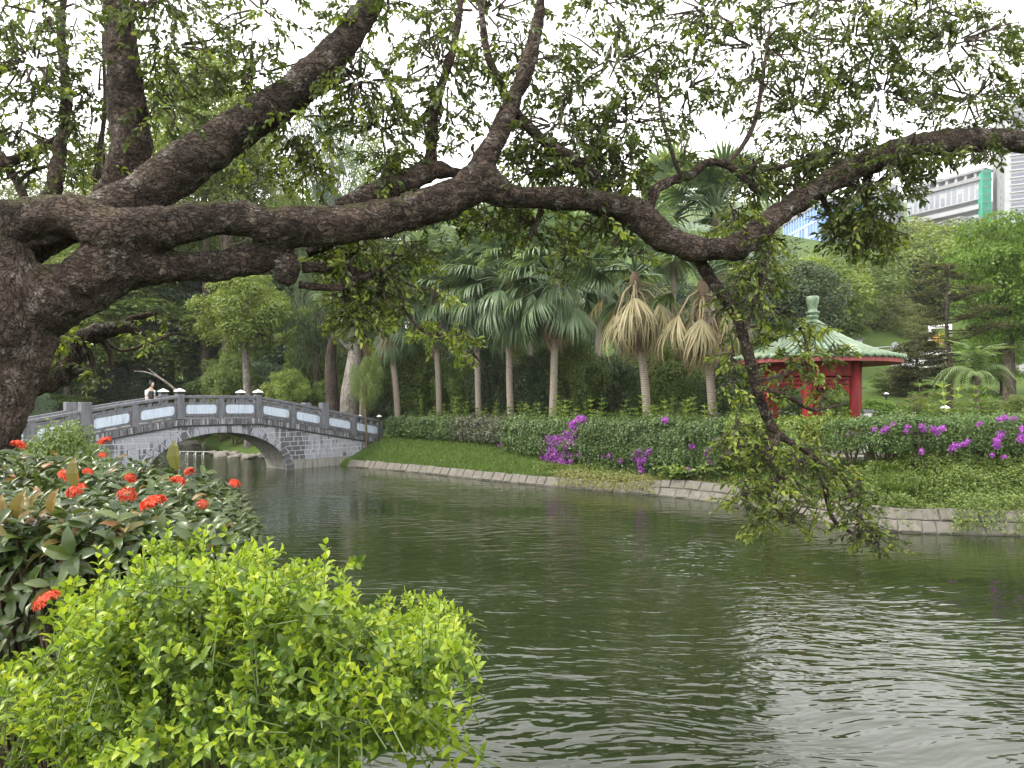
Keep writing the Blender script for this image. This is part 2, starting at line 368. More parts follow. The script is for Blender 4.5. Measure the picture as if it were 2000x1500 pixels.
def ground_z(X, Y):
    X = np.atleast_1d(np.asarray(X, float)); Y = np.atleast_1d(np.asarray(Y, float))
    d = pond_dist(np.stack([X, Y], 1))
    L = 1.32 + .45*sstep((14-Y)/8.0)*sstep((8-X)/8)
    k = .07 + .10*sstep((X+12)/26)
    hill = (k*np.maximum(0, Y-37) + .142*np.maximum(0, Y-62)*sstep((X+30)/60)) * sstep(d/8)
    z = .32 + (L-.32)*sstep((d-.45)/3.0) + hill
    z = np.where(d < .55, -1.1 + 1.42*sstep((d+.35)/.9), z)
    return z
def gz(x, y): return float(ground_z(x, y)[0])
xs = np.unique(np.concatenate([np.linspace(-420,-45,26), np.linspace(-45,-20,36), np.arange(-20,26,.3), np.linspace(26,60,40), np.linspace(60,520,40)]))
ys = np.unique(np.concatenate([np.linspace(-60,0,16), np.arange(0,46,.3), np.linspace(46,80,60), np.linspace(80,620,70)]))
GX, GY = np.meshgrid(xs, ys); gzv = ground_z(GX.ravel(), GY.ravel())
nxg, nyg = len(xs), len(ys)
idx = np.arange(nxg*nyg).reshape(nyg, nxg)
quads = np.stack([idx[:-1,:-1], idx[:-1,1:], idx[1:,1:], idx[1:,:-1]], -1).reshape(-1, 4)
g_o = link('ground', np_mesh('ground', np.stack([GX.ravel(), GY.ravel(), gzv], 1), quads, M['ground'], smooth=True)); tag(g_o, kind='structure', label='grassy ground rising to a hillside behind the pond')
w = MB(); w.add([(-60,-5,0),(60,-5,0),(60,90,0),(-60,90,0)], [(0,1,2,3)])
tag(w.build('water', M['water']), kind='structure', label='dark green rippled pond water')

# bank as an arclength curve
def resample(P, step):
    P = np.array([tuple(p) for p in P]); seg = np.linalg.norm(np.diff(P, axis=0), axis=1); s = np.concatenate([[0], np.cumsum(seg)])
    n = int(s[-1]//step); q = np.arange(n+1)*step
    return np.stack([np.interp(q, s, P[:,k]) for k in range(P.shape[1])], 1)
bankc = catmull([tuple(p) for p in bank[1:]], 5)
def bank_frame(P):
    T = np.gradient(P, axis=0); T = unit(T); N = np.stack([T[:,1], -T[:,0], 0*T[:,0]], 1)   # towards land
    m = np.array([P[len(P)//2,0]+N[len(P)//2,0]*1.5, P[len(P)//2,1]+N[len(P)//2,1]*1.5])
    if pond_dist(m[None])[0] < 0: N = -N
    return T, N
bw = empty('retaining_wall', bankc[len(bankc)//2]); bw.location.z = 0
tag(bw, 'low sloping stone retaining wall along the far water edge', 'retaining wall')
bw_inv = Matrix.Translation(-bw.location)
bs = resample(bankc, .47); T_, N_ = bank_frame(bs)
def wall_h(P):
    x = 1000 + F*P[0]/P[1]
    return .36 + .24*float(sstep((x-1180)/150))
V = []; Fq = []
for i in range(len(bs)):
    h = wall_h(bs[i]); p = bs[i]; n = N_[i]
    for (dn, z) in ((-.02,-.6),(.03,0.0),(.30*h/.36*.8+.03, h-.045),(.9, h-.06)): V.append(p + n*dn + np.array((0,0,z)))
    if i:
        a = (i-1)*4
        for k in range(3): Fq.append((a+k, a+k+1, a+5+k, a+4+k))
mb = MB(); mb.v = [tuple(Vector(v)-bw.location) for v in V]; mb.f = Fq
mb.build('backing', M['bank_joint'], bw)
def stone_mesh(seed):
    r = random.Random(seed); m = MB(); b = .035
    q0 = [(-.5,0,0),(.5,0,0),(.5,0,1),(-.5,0,1)]
    def j(a): return tuple(c + r.uniform(-.03,.03) for c in a)
    q1 = [j((-.47,-.8,.04)),j((.47,-.8,.05)),j((.46,-.8,.95)),j((-.46,-.8,.95))]
    q2 = [(x*.86, -1+r.uniform(-.15,.15), .5+(z-.5)*.84) for x, y, z in q1]
    m.add(q0+q1+q2, [(0,1,5,4),(1,2,6,5),(2,3,7,6),(3,0,4,7),(4,5,9,8),(5,6,10,9),(6,7,11,10),(7,4,8,11),(8,9,10,11)])
    return m.mesh('stone', M['bank_stone'])
stone_vars = [stone_mesh(k) for k in range(6)]
cnt = 0
fine = resample(bankc, .05); Tf, Nf = bank_frame(fine); nf = len(fine)
for c in (0, 1):
    k0 = 0
    while k0 < nf-14 and cnt < 296:
        k1 = min(nf-1, k0 + random.randint(7, 13)); a_, b_ = fine[k0], fine[k1]; p = (a_+b_)/2; h = wall_h(p); nc = 2 if h > .45 else 1; k0 = k1
        if c >= nc: continue
        tv = Vector(b_-a_); ln = tv.length; tv.normalize(); n = Nf[(k0+k1)//2-3]; slope = .30*h/.36*.8
        up = Vector((n[0]*slope, n[1]*slope, h)); hh = up.length/nc; up.normalize()
        out = tv.cross(up)
        if out.dot(Vector(n)) > 0: out = -out
        pp = Vector(p) + up*(hh*c+.012) + Vector((n[0]*.03, n[1]*.03, 0)) - bw.location
        o = link('stone', stone_vars[random.randrange(6)], bw); m = Matrix.Identity(4)
        sx = ln*random.uniform(.93,.985)*(1 if tv.cross(-out).dot(up) > 0 else -1); yv = -out; dp_ = random.uniform(.015,.06); hs_ = random.uniform(.88,.99)
        tw_ = random.uniform(-.05,.05); tx = tv*math.cos(tw_) + up*math.sin(tw_)
        for r_ in range(3): m[r_][0] = tx[r_]*sx; m[r_][1] = yv[r_]*dp_; m[r_][2] = up[r_]*hh*hs_; m[r_][3] = pp[r_]
        o.matrix_local = m; cnt += 1

# ------------------------------------------------------------------ stone arch bridge
PL = 1.893; BX0, BY0 = -14.6, 30.9; BANG = math.atan2(1.468, 1.196); BW = 1.72
br = empty('arch_bridge', (BX0, BY0, 0), BANG)
tag(br, 'humpbacked stone arch bridge with pale blue panels in its grey railings', 'bridge')
ZB = {-5:.98,-4:1.32,-3:1.68,-2:2.03,-1:2.36,0:2.64,1:2.65,2:2.63,3:2.33,4:1.99,5:1.66,6:1.32,7:.98}
tk = np.array(sorted(ZB)); zk = np.array([ZB[k] for k in tk])
def zb(s): return float(np.interp(s/PL, tk, zk))
SC = PL*1.0; SA = PL*1.81; ZA = 1.96      # arch centre, half span, crown height (an ellipse springing at the water)
def arch(s, off=0.0):
    u = (s-SC)/(SA+off); return (ZA+off)*math.sqrt(max(0, 1-u*u))
S0, S1 = -5*PL, 7*PL
# body behind the facing stones
mb = MB(); N = 150; ss = [S0 + (S1-S0)*k/N for k in range(N+1)]
ss = sorted(set(ss + [SC-SA+.001, SC+SA-.001] + list(np.linspace(SC-SA+.002, SC+SA-.002, 44))))
vv = []
for s in ss:
    z0 = arch(s) if abs(s-SC) < SA else -.8
    z1 = zb(s) - .05
    vv += [(s, .004, z0), (s, BW+.06, z0), (s, BW+.06, z1), (s, .004, z1)]
ff = []
for i in range(len(ss)-1):
    a = i*4; b = a+4
    ff += [(a, b, b+3, a+3), (a+1, a+2, b+2, b+1), (a+3, b+3, b+2, a+2), (a, a+1, b+1, b)]
ff += [(0,3,2,1), ((len(ss)-1)*4, (len(ss)-1)*4+1, (len(ss)-1)*4+2, (len(ss)-1)*4+3)]
mb.add(vv, ff); mb.build('bridge_body', M['mortar'], br)
# soffit lining
mb = MB(); sa = [SC + SA*math.cos(math.pi*k/40) for k in range(41)]
for k in range(40):
    s, e = sa[k], sa[k+1]; a0 = SC+(s-SC)*.985; a1 = SC+(e-SC)*.985
    za, ze = arch(s)-.03 if 0 < k else -.3, arch(e)-.03 if k < 39 else -.3
    mb.add([(a0,.05,za),(a1,.05,ze),(a1,BW+.04,ze),(a0,BW+.04,za)], [(0,1,2,3)])
mb.build('soffit', M['plinth'], br)
# plinth band at the water
for (a, b) in ((SC+SA+.02, 6.4*PL), (-4*PL, SC-SA-.02)):
    MB().box(a, b, -.03, .06, -.6, .46).build('plinth', M['plinth'], br)
# deck
mb = MB()
for k in range(-5, 7):
    a, b = k*PL, (k+1)*PL
    mb.hexa([(a,.10,zb(a)-.1),(b,.10,zb(b)-.1),(b,BW-.1,zb(b)-.1),(a,BW-.1,zb(a)-.1)], [(a,.10,zb(a)-.02),(b,.10,zb(b)-.02),(b,BW-.1,zb(b)-.02),(a,BW-.1,zb(a)-.02)])
mb.build('deck', M['path'], br)
def frustum(q, y_back, y_front, ins=.014):
    c = [sum(p[0] for p in q)/4, sum(p[1] for p in q)/4]
    m = MB(); f = []
    for s, z in q:
        ds, dz = s-c[0], z-c[1]; L = math.hypot(ds, dz) or 1
        f.append((s-ds/L*ins, y_front, z-dz/L*ins))
    b = [(s, y_back, z) for s, z in q]
    m.add(b+f, [(0,1,5,4),(1,2,6,5),(2,3,7,6),(3,0,4,7),(4,5,6,7)])
    return m
# coping course of upright setts, string course under it
s = S0 + .3; CH = .30
while s < S1-.6:
    wd = random.uniform(.24, .40); e = s+wd-.018
    frustum([(s, zb(s)-CH), (e, zb(e)-CH), (e, zb(e)-.03), (s, zb(s)-.03)], .05, -.07+random.uniform(-.012,.012)).build('coping_stone', M['coping'], br); s += wd
mb = MB()
for k in range(-5, 7):
    a, b = k*PL, (k+1)*PL
    mb.hexa([(a,-.085,zb(a)-.36),(b,-.085,zb(b)-.36),(b,.05,zb(b)-.36),(a,.05,zb(a)-.36)], [(a,-.085,zb(a)-.31),(b,-.085,zb(b)-.31),(b,.05,zb(b)-.31),(a,.05,zb(a)-.31)])
mb.build('string_course', M['string'], br)
# back face coping
mb = MB()
for k in range(-5, 7):
    a, b = k*PL, (k+1)*PL
    mb.hexa([(a,BW-.1,zb(a)-.3),(b,BW-.1,zb(b)-.3),(b,BW+.12,zb(b)-.3),(a,BW+.12,zb(a)-.3)], [(a,BW-.1,zb(a)-.01),(b,BW-.1,zb(b)-.01),(b,BW+.12,zb(b)-.01),(a,BW+.12,zb(a)-.01)])
mb.build('rear_coping', M['coping'], br)
# voussoirs
RT = .36; nv_ = 25
ang = [math.pi*(k/nv_) for k in range(nv_+1)]
def ept(a, off): return (SC + (SA+off)*math.cos(a), max(-.1, (ZA+off)*math.sin(a)))
for k in range(nv_):
    a0, a1 = ang[k]+.010, ang[k+1]-.010; top = RT + random.uniform(-.03,.05)
    q = [ept(a1, .0), ept(a0, .0), ept(a0, top), ept(a1, top)]
    lim = lambda s_, z_: min(z_, zb(s_)-.37)
    q = [(x, lim(x, z)) for x, z in q]
    frustum(q, .05, -.045+random.uniform(-.01,.01)).build('voussoir', M['bridge_stone'], br)
# spandrel stones
def ring_s(z, side):                        # outer edge of the arch ring at height z
    off = RT+.03; u = min(1, max(0, z/(ZA+off))); return SC + side*(SA+off)*math.sqrt(1-u*u)
z = .47; course = .235; ns_ = 0
while z < 2.35:
    z1 = z+course-.030
    for side in (-1, 1):
        s = (SC + .0) if z > ZA+RT else None
        s = min(ring_s(z, side), ring_s(z1, side)) if side > 0 else max(ring_s(z, side), ring_s(z1, side))
        first = True; lim = (6.3*PL if side > 0 else -4.3*PL)
        while (s < lim if side > 0 else s > lim) and ns_ < 290:
            wd = random.uniform(.30, .56)*side; e = s+wd; g = .016*side
            lo, hi = (s+g, e-g) if side > 0 else (e-g, s+g)
            tl, th = min(z1, zb(lo)-.37), min(z1, zb(hi)-.37)
            if min(tl, th) - z > .05:
                q = [(lo, z), (hi, z), (hi, th), (lo, tl)]
                if first:
                    r0, r1 = ring_s(z, side), ring_s(min(z1, tl, th), side)
                    if side > 0: q[0] = (r0+.01, z); q[3] = (min(r1+.01, hi-.03), tl)
                    else: q[1] = (r0-.01, z); q[2] = (max(r1-.01, lo+.03), th)
                frustum(q, .05, -.012+random.uniform(-.014,.012)).build('stone', M['bridge_stone'], br); ns_ += 1
            first = False; s = e
    z += course
# railings, front and back
def railing(y, front):
    for k in range(-4, 7):
        s = k*PL; z = zb(s)
        if k in (0, 2):
            pst = MB().box(s-.155, s+.155, y-.155, y+.155, z-.03, z+1.08).build('post', M['rail_stone'], br, bevel=.015)
            c = MB().box(s-.15, s+.15, y-.15, y+.15, z+1.08, z+1.20).build('lamp_base', M['black_metal'], pst, bevel=.01)
            m = MB(); m.add([(s-.185,y-.185,z+1.20),(s+.185,y-.185,z+1.20),(s+.185,y+.185,z+1.20),(s-.185,y+.185,z+1.20),
                (s-.165,y-.165,z+1.245),(s+.165,y-.165,z+1.245),(s+.165,y+.165,z+1.245),(s-.165,y+.165,z+1.245),(s,y,z+1.35)],
                [(3,2,1,0),(0,1,5,4),(1,2,6,5),(2,3,7,6),(3,0,4,7),(4,5,8),(5,6,8),(6,7,8),(7,4,8)])
            m.build('lamp_cap', M['white_paint'], pst)
        elif k in (-2, 4):
            MB().box(s-.2, s+.2, y-.19, y+.19, z-.03, z+1.34).build('post', M['rail_stone'], br, bevel=.02)
        else:
            MB().box(s-.13, s+.13, y-.11, y+.11, z-.03, z+.90).build('post', M['rail_stone'], br, bevel=.012)
    for k in range(-4, 6):
        a, b = k*PL, (k+1)*PL
        pa = .2 if k in (-2, 4) else .155 if k in (0, 2) else .13
        pb = .2 if k+1 in (-2, 4) else .155 if k+1 in (0, 2) else .13
        a2, b2 = a+pa+.003, b-pb-.003
        za, zb_ = zb(a2), zb(b2)
        def slab(s0, s1, z0, z1, y0, y1, name, mat, bev=.008):
            A, B = zb(s0), zb(s1)
            m = MB(); m.hexa([(s0,y0,A+z0),(s1,y0,B+z0),(s1,y1,B+z0),(s0,y1,A+z0)], [(s0,y0,A+z1),(s1,y0,B+z1),(s1,y1,B+z1),(s0,y1,A+z1)])
            return m.build(name, mat, br, bevel=bev)
        pnl = slab(a2, b2, .10, .70, y-.055, y+.055, 'panel', M['rail_stone'])
        slab(a2, b2, .0, .045, y-.09, y+.09, 'panel_base', M['rail_stone'])
        # rail runs through over the low posts and stops at the tall ones
        ra = a2 if k in (0, 2, -2, 4) else a+.002; rb = b2 if k+1 in (0, 2, -2, 4) else b-.002
        slab(ra, rb, .90, 1.03, y-.10, y+.10, 'handrail', M['rail_stone'], .02)
        for u in (.3, .7):
            q = a2+(b2-a2)*u; slab(q-.07, q+.07, .70, .90, y-.05, y+.05, 'rail_block', M['rail_stone'])
            slab(q-.07, q+.07, .045, .10, y-.05, y+.05, 'foot_block', M['rail_stone'])
        # pale plate with cut corners, proud of the panel on both faces
        yo = y-.068 if front else y+.068
        i0, i1 = a2+.10, b2-.10; zz0, zz1 = .20, .60; c = .10
        outl = [(i0+c,zz0),(i1-c,zz0),(i1-c*.35,zz0+c*.3),(i1,zz0+c),(i1,zz1-c),(i1-c*.35,zz1-c*.3),(i1-c,zz1),(i0+c,zz1),(i0+c*.35,zz1-c*.3),(i0,zz1-c),(i0,zz0+c),(i0+c*.35,zz0+c*.3)]
        n = len(outl); m = MB()
        m.add([(s_, yo, zb(s_)+q_) for s_, q_ in outl] + [(s_, y, zb(s_)+q_) for s_, q_ in outl],
              [tuple(range(n)) if front else tuple(range(n-1,-1,-1))] + [(i, i+n, (i+1)%n+n, (i+1)%n) for i in range(n)])
        m.build('pale_plate', M['panel_pale'], pnl)
railing(.09, True); railing(BW-.06, False)
# ------------------------------------------------------------------ pavilion
def tile_mat():
    t = NT('green_glazed_tile'); g = t.n('ShaderNodeNewGeometry'); p = g.outputs['Position']; oi = t.n('ShaderNodeObjectInfo')
    n = t.noise(p, 5, 5, .65); st = t.noise(p, 40, 3)
    c = t.mix(t.ramp(n, [(.3,0.0),(.7,1.0)]), (.045,.09,.05), (.175,.245,.145)); c = t.mix(t.ramp(t.noise(p, 1.3, 4), [(.5,0.0),(.7,.5)]), c, (.25,.29,.20))
    hs = t.n('ShaderNodeHueSaturation'); t.l(t.math('ADD', t.math('MULTIPLY', oi.outputs['Random'], .3), .85), hs.inputs['Value']); t.l(c, hs.inputs['Color'])
    return t.done(t.principled(hs.outputs[0], .35, .5, t.bump(st, .2, .01)))
M['tile'] = tile_mat()
M['tile_low'] = plain_mat('green_pan_tile', (.05,.105,.06), .5, scale=4)
M['red_paint'] = plain_mat('red_paint', (.28,.026,.027), .6, .25, .5, 2.2, .25, .01, (1,1,.4))
M['red_worn'] = plain_mat('worn_red_paint', (.28,.075,.075), .7, .2, .35, 6.0, .2)
pc = px(1587, 784, 27.0); PVX, PVY = pc.x, pc.y; PG = gz(PVX, PVY)
pv = empty('pavilion', (PVX, PVY, 0)); tag(pv, 'red columned pavilion with a conical green tiled roof', 'pavilion')
sc27 = 27.0/F
zE = EYE + (784-703)*sc27                   # eave height
zT = EYE + (784-625)*sc27                   # roof top under the finial
RE = 157*sc27; RT0 = .16
def roof_r(u): return RE + (RT0-RE)*u
def roof_z(u): return zE + (zT-zE)*(.42*u + .58*u**2.1)
# solve the profile in r: concave sweep
prof = [(roof_r(k/14), roof_z(k/14)) for k in range(15)]
MB().lathe([(RE-.02, zE-.06)] + [(r, z) for r, z in prof], 72).build('roof', M['tile_low'], pv, smooth=True)
NR = 60
rib_pts = [(r, z+.03) for r, z in prof]
def half_tube(pts, rad):
    v = []; f = []; n = 6
    for (r, z), ra in zip(pts, rad):
        for k in range(n):
            a = math.pi*k/(n-1); v.append((r + 0, ra*math.cos(a), z + ra*.95*math.sin(a)))
    for i in range(len(pts)-1):
        for k in range(n-1): f.append((i*n+k, i*n+k+1, (i+1)*n+k+1, (i+1)*n+k))
    f.append(tuple(range(n-1, -1, -1)))
    return v, f
pts = []; rad = []
for i, (r, z) in enumerate(rib_pts[:-1]):     # stepped tile joints
    nx_ = rib_pts[i+1]; w0 = min(.085, 2*math.pi*r/NR*.34)
    for u in (0, .96):
        pts.append((r+(nx_[0]-r)*u, z+(nx_[1]-z)*u)); rad.append(w0*(1.0 if u == 0 else .86))
pts[0] = (pts[0][0]+.06, pts[0][1]-.02)
v, f = half_tube(pts, rad); rib_me = MB().add(v, f).mesh('tile_rib', M['tile'], True)
end_me = MB().lathe([(.005, 0), (.088, 0), (.092, .015), (.092, .045), (.005, .045)], 12).mesh('eave_tile', M['tile'], True)
for k in range(NR):
    a = 2*math.pi*k/NR
    o = link('tile_rib', rib_me, pv); o.rotation_euler = (0, 0, a)
    e = link('eave_tile', end_me, o); e.matrix_local = Matrix.Translation((RE+.03, 0, zE+.015)) @ Matrix.Rotation(R(90), 4, 'Y')
# finial
fz = zT
MB().lathe([(.20,-.06),(.20,.06),(.23,.09),(.23,.15),(.19,.18),(.19,.22),(.26,.25),(.26,.31),(.17,.34),(.16,.42),(.20,.58),(.235,.75),(.24,.85),(.20,.91),(.06,.93)], 28, (0,0,fz)).build('finial', M['tile'], pv, True)
# fascia ring, soffit and ring beam
def ring(r0, r1, z0, z1, n=72):
    m = MB(); v = []; f = []
    for k in range(n):
        a = 2*math.pi*k/n
        for r, z in ((r0,z0),(r1,z0),(r1,z1),(r0,z1)): v.append((r*math.cos(a), r*math.sin(a), z))
    for k in range(n):
        b = ((k+1)%n)*4; a = k*4
        for j in range(4): f.append((a+j, a+(j+1)%4, b+(j+1)%4, b+j))
    return m.add(v, f)
ring(RE-.12, RE-.02, zE-.20, zE-.065).build('fascia', M['red_worn'], pv)
m = MB(); n = 72; v = []; f = []
for k in range(n):
    a = 2*math.pi*k/n; v += [((RE-.12)*math.cos(a), (RE-.12)*math.sin(a), zE-.19), (.3*math.cos(a), .3*math.sin(a), zE+.35)]
for k in range(n): f.append((k*2, ((k+1)%n)*2, ((k+1)%n)*2+1, k*2+1))
m.add(v, f).build('soffit', M['red_worn'], pv)
RC = 88*sc27; d0 = R(-119)
cols = [(RC*math.cos(d0+R(60)*k), RC*math.sin(d0+R(60)*k)) for k in range(6)]
zc0 = PG+.28; zbm = zE-.30                  # column base, beam top
MB().lathe([(RC+.75, PG-.4), (RC+.75, PG+.14), (RC+.70, PG+.16), (.01, PG+.16)], 48).build('platform', M['plinth'], pv)
for x, y in cols:
    c = MB().lathe([(.172, zc0), (.168, zE+.1)], 20, (x, y, 0)).build('column', M['red_paint'], pv, smooth=True)
    MB().lathe([(.27, PG+.15), (.29, PG+.22), (.27, zc0), (.2, zc0+.01)], 20, (x, y, 0)).build('column_base', M['plinth'], c, smooth=True)
def seg_box(a, b, ht0, ht1, th, name, mat, e0=.0, e1=.0, parent=pv):
    A, B = Vector((*a, 0)), Vector((*b, 0)); d = (B-A).normalized(); n = Vector((-d.y, d.x, 0)); A = A + d*e0; B = B - d*e1
    m = MB(); m.hexa([(A-n*th)+Vector((0,0,ht0)), (B-n*th)+Vector((0,0,ht0)), (B+n*th)+Vector((0,0,ht0)), (A+n*th)+Vector((0,0,ht0))],
                     [(A-n*th)+Vector((0,0,ht1)), (B-n*th)+Vector((0,0,ht1)), (B+n*th)+Vector((0,0,ht1)), (A+n*th)+Vector((0,0,ht1))])
    return m.build(name, mat, parent)
zl1 = zE-.72; zl0 = zl1-.38
for k in range(6):
    a, b = cols[k], cols[(k+1)%6]
    seg_box(a, b, zE-.66, zE-.12, .08, 'beam', M['red_paint'], .16, .16)
    fr = MB(); A, B = Vector((*a,0)), Vector((*b,0)); L = (B-A).length; d = (B-A)/L; n = Vector((-d.y, d.x, 0))
    def bar(u0, u1, z0, z1, th=.028):
        P, Q = A+d*u0, A+d*u1
        fr.hexa([P-n*th+Vector((0,0,z0)), Q-n*th+Vector((0,0,z0)), Q+n*th+Vector((0,0,z0)), P+n*th+Vector((0,0,z0))],
                [P-n*th+Vector((0,0,z1)), Q-n*th+Vector((0,0,z1)), Q+n*th+Vector((0,0,z1)), P+n*th+Vector((0,0,z1))])
    u0, u1 = .19, L-.19
    bar(u0, u1, zl1-.06, zl1-.003, .035); bar(u0, u1, zl0, zl0+.05, .035)
    for q in np.linspace(u0+.02, u1-.02, 12): bar(q-.016, q+.016, zl0+.05, zl1-.06)
    for j in range(5):
        q0 = u0 + (u1-u0)*(j+.08)/5; q1 = u0 + (u1-u0)*(j+.92)/5
        bar(q0, q1, zl0+.15, zl0+.18, .025); bar(q0, q1, zl1-.19, zl1-.16, .025)
        bar((q0*2+q1)/3, (q0+2*q1)/3, zl0+.23, zl0+.26, .025)
    fr.build('lattice_frieze', M['red_paint'], pv)
    for u, sgn in ((.19, 1), (L-.19, -1)):    # corner brackets
        P = A+d*u; m = MB(); th = .03
        tri = [(0,0),(sgn*.30,0),(sgn*.24,-.05),(sgn*.10,-.10),(sgn*.06,-.25),(0,-.27)]
        if sgn < 0: tri = tri[::-1]
        k_ = len(tri); z_ = zl0-.003
        vv = [P+d*q-n*th+Vector((0,0,z_+h)) for q, h in tri] + [P+d*q+n*th+Vector((0,0,z_+h)) for q, h in tri]
        m.add(vv, [tuple(range(k_-1,-1,-1)), tuple(range(k_, 2*k_))] + [(i, (i+1)%k_, (i+1)%k_+k_, i+k_) for i in range(k_)])
        m.build('bracket', M['red_paint'], pv)

# ------------------------------------------------------------------ person on the bridge
def bridge_pt(s, y, z): return br_mat @ Vector((s, y, z))
br_mat = Matrix.Translation((BX0, BY0, 0)) @ Matrix.Rotation(BANG, 4, 'Z')
M['skin'] = plain_mat('skin', (.52,.36,.28), .5, var=.1)
M['hair'] = plain_mat('black_hair', (.012,.011,.012), .5, scale=60)
M['shirt'] = plain_mat('white_shirt', (.66,.66,.68), .8, var=.2, scale=9)
M['bag'] = plain_mat('black_fabric', (.018,.018,.022), .7)
M['trousers'] = plain_mat('dark_trousers', (.02,.021,.026), .8)
sP = -0.50*PL; yP = BW*.52
ploc = bridge_pt(sP, yP, zb(sP)-.02)
pe = empty('person', ploc, R(-12))
tag(pe, 'person with dark hair, white shirt and black bag crossing the bridge', 'person')
def skin_obj(name, verts, edges, radii, mat, parent, root=0, sub=2):
    me = bpy.data.meshes.new(name); me.from_pydata(verts, edges, []); me.update(); me.materials.append(mat)
    o = link(name, me, parent)
    sk = o.modifiers.new('skin', 'SKIN'); sk.use_smooth_shade = True
    if not len(me.skin_vertices):
        bm = bmesh.new(); bm.from_mesh(me); bm.verts.layers.skin.verify(); bm.to_mesh(me); bm.free()
    for i, sv in enumerate(me.skin_vertices[0].data):
        r = radii[i]; sv.radius = r if isinstance(r, tuple) else (r, r); sv.use_root = (i == root)
    if sub: s_ = o.modifiers.new('sub', 'SUBSURF'); s_.levels = sub; s_.render_levels = sub
    return o
# facing +x, a slight stoop over the step; z from the soles
bv = [(0,0,.90),(0,0,1.08),(.03,0,1.28),(.05,0,1.42),(.09,0,1.50),(.11,0,1.56),
      (0,-.09,.86),(.10,-.10,.48),(.02,-.10,.08),(.16,-.10,.03),
      (0,.09,.86),(-.10,.10,.48),(-.24,.10,.10),(-.12,.10,.03),
      (.05,-.18,1.39),(.06,-.24,1.12),(.24,-.20,1.00),(.31,-.17,1.02),
      (.05,.18,1.39),(.02,.24,1.12),(.18,.22,.96),(.25,.2,.96)]
be = [(0,1),(1,2),(2,3),(3,4),(4,5),(0,6),(6,7),(7,8),(8,9),(0,10),(10,11),(11,12),(12,13),(3,14),(14,15),(15,16),(16,17),(3,18),(18,19),(19,20),(20,21)]
brd = [(.13,.17),(.115,.15),(.12,.17),(.10,.15),.055,.055,.09,.065,.045,.04,.09,.065,.045,.04,.06,.05,.038,.03,.06,.05,.038,.03]
body = skin_obj('body', bv, be, brd, M['skin'], pe, 0, 1)
# head as a shaped lathe with nose, hair cap and bun
def head(parent):
    m = MB(); n = 16; rings = [(-.115,.045),(-.10,.062),(-.06,.074),(-.01,.084),(.04,.086),(.08,.074),(.105,.045),(.115,.01)]
    v = []; f = []
    for z, r in rings:
        for k in range(n):
            a = 2*math.pi*k/n; x = r*math.cos(a)*1.12; y = r*math.sin(a)*.92
            if abs(a) < .25 or abs(a-2*math.pi) < .25:
                if -.05 < z < .0: x += .022
            v.append((x, y, z))
    for i in range(len(rings)-1):
        for k in range(n): f.append((i*n+k, i*n+(k+1)%n, (i+1)*n+(k+1)%n, (i+1)*n+k))
    f += [tuple(range(n-1,-1,-1)), tuple((len(rings)-1)*n+k for k in range(n))]
    m.add(v, f); o = m.build('head', M['skin'], parent, smooth=True); o.location = (.13, 0, 1.66); return o
hd = head(pe)
m = MB(); n = 16; v = []; f = []
hr = [(-.075,.084),(-.03,.094),(.03,.10),(.075,.088),(.112,.055),(.128,.012)]
for z, r in hr:
    for k in range(n):
        a = 2*math.pi*k/n; cut = max(0, math.cos(a)); rr = r*(1 - (.18 if z < .05 else .02)*cut); v.append((rr*math.cos(a)*1.12-.012, rr*math.sin(a), z))
for i in range(len(hr)-1):
    for k in range(n): f.append((i*n+k, i*n+(k+1)%n, (i+1)*n+(k+1)%n, (i+1)*n+k))
f += [tuple((len(hr)-1)*n+k for k in range(n))]
m.add(v, f); hb = m.build('hair', M['hair'], hd, True); hb.location = (-.005, 0, .005)
MB().lathe([(.005,-.05),(.04,-.035),(.05,0),(.04,.035),(.005,.05)], 12, (-.07, 0, .14)).build('hair_bun', M['hair'], hd, True)
tv = [(0,0,.92),(0,0,1.08),(.03,0,1.28),(.05,0,1.41),(.05,-.19,1.38),(.06,-.25,1.14),(.05,.19,1.38),(.02,.25,1.14)]
skin_obj('shirt', tv, [(0,1),(1,2),(2,3),(3,4),(4,5),(3,6),(6,7)], [(.155,.20),(.15,.19),(.165,.21),(.15,.2),.095,.07,.095,.07], M['shirt'], pe, 0, 1)
lv = [(0,0,.92),(0,-.09,.84),(.10,-.10,.48),(.02,-.10,.12),(0,.09,.84),(-.10,.10,.48),(-.24,.10,.14)]
skin_obj('trousers', lv, [(0,1),(1,2),(2,3),(0,4),(4,5),(5,6)], [(.14,.18),.105,.08,.06,.105,.08,.06], M['trousers'], pe, 0, 1)
bag = MB().box(-.10, .10, -.30, -.16, 1.02, 1.38).build('bag', M['bag'], pe, bevel=.04); bag.location = (.27, .02, 0)
MB().tube([(.05,-.2,1.38),(.03,-.14,1.47),(.0,.0,1.47),(-.03,.12,1.42)], [.018]*4, 6).build('bag_strap', M['bag'], pe)

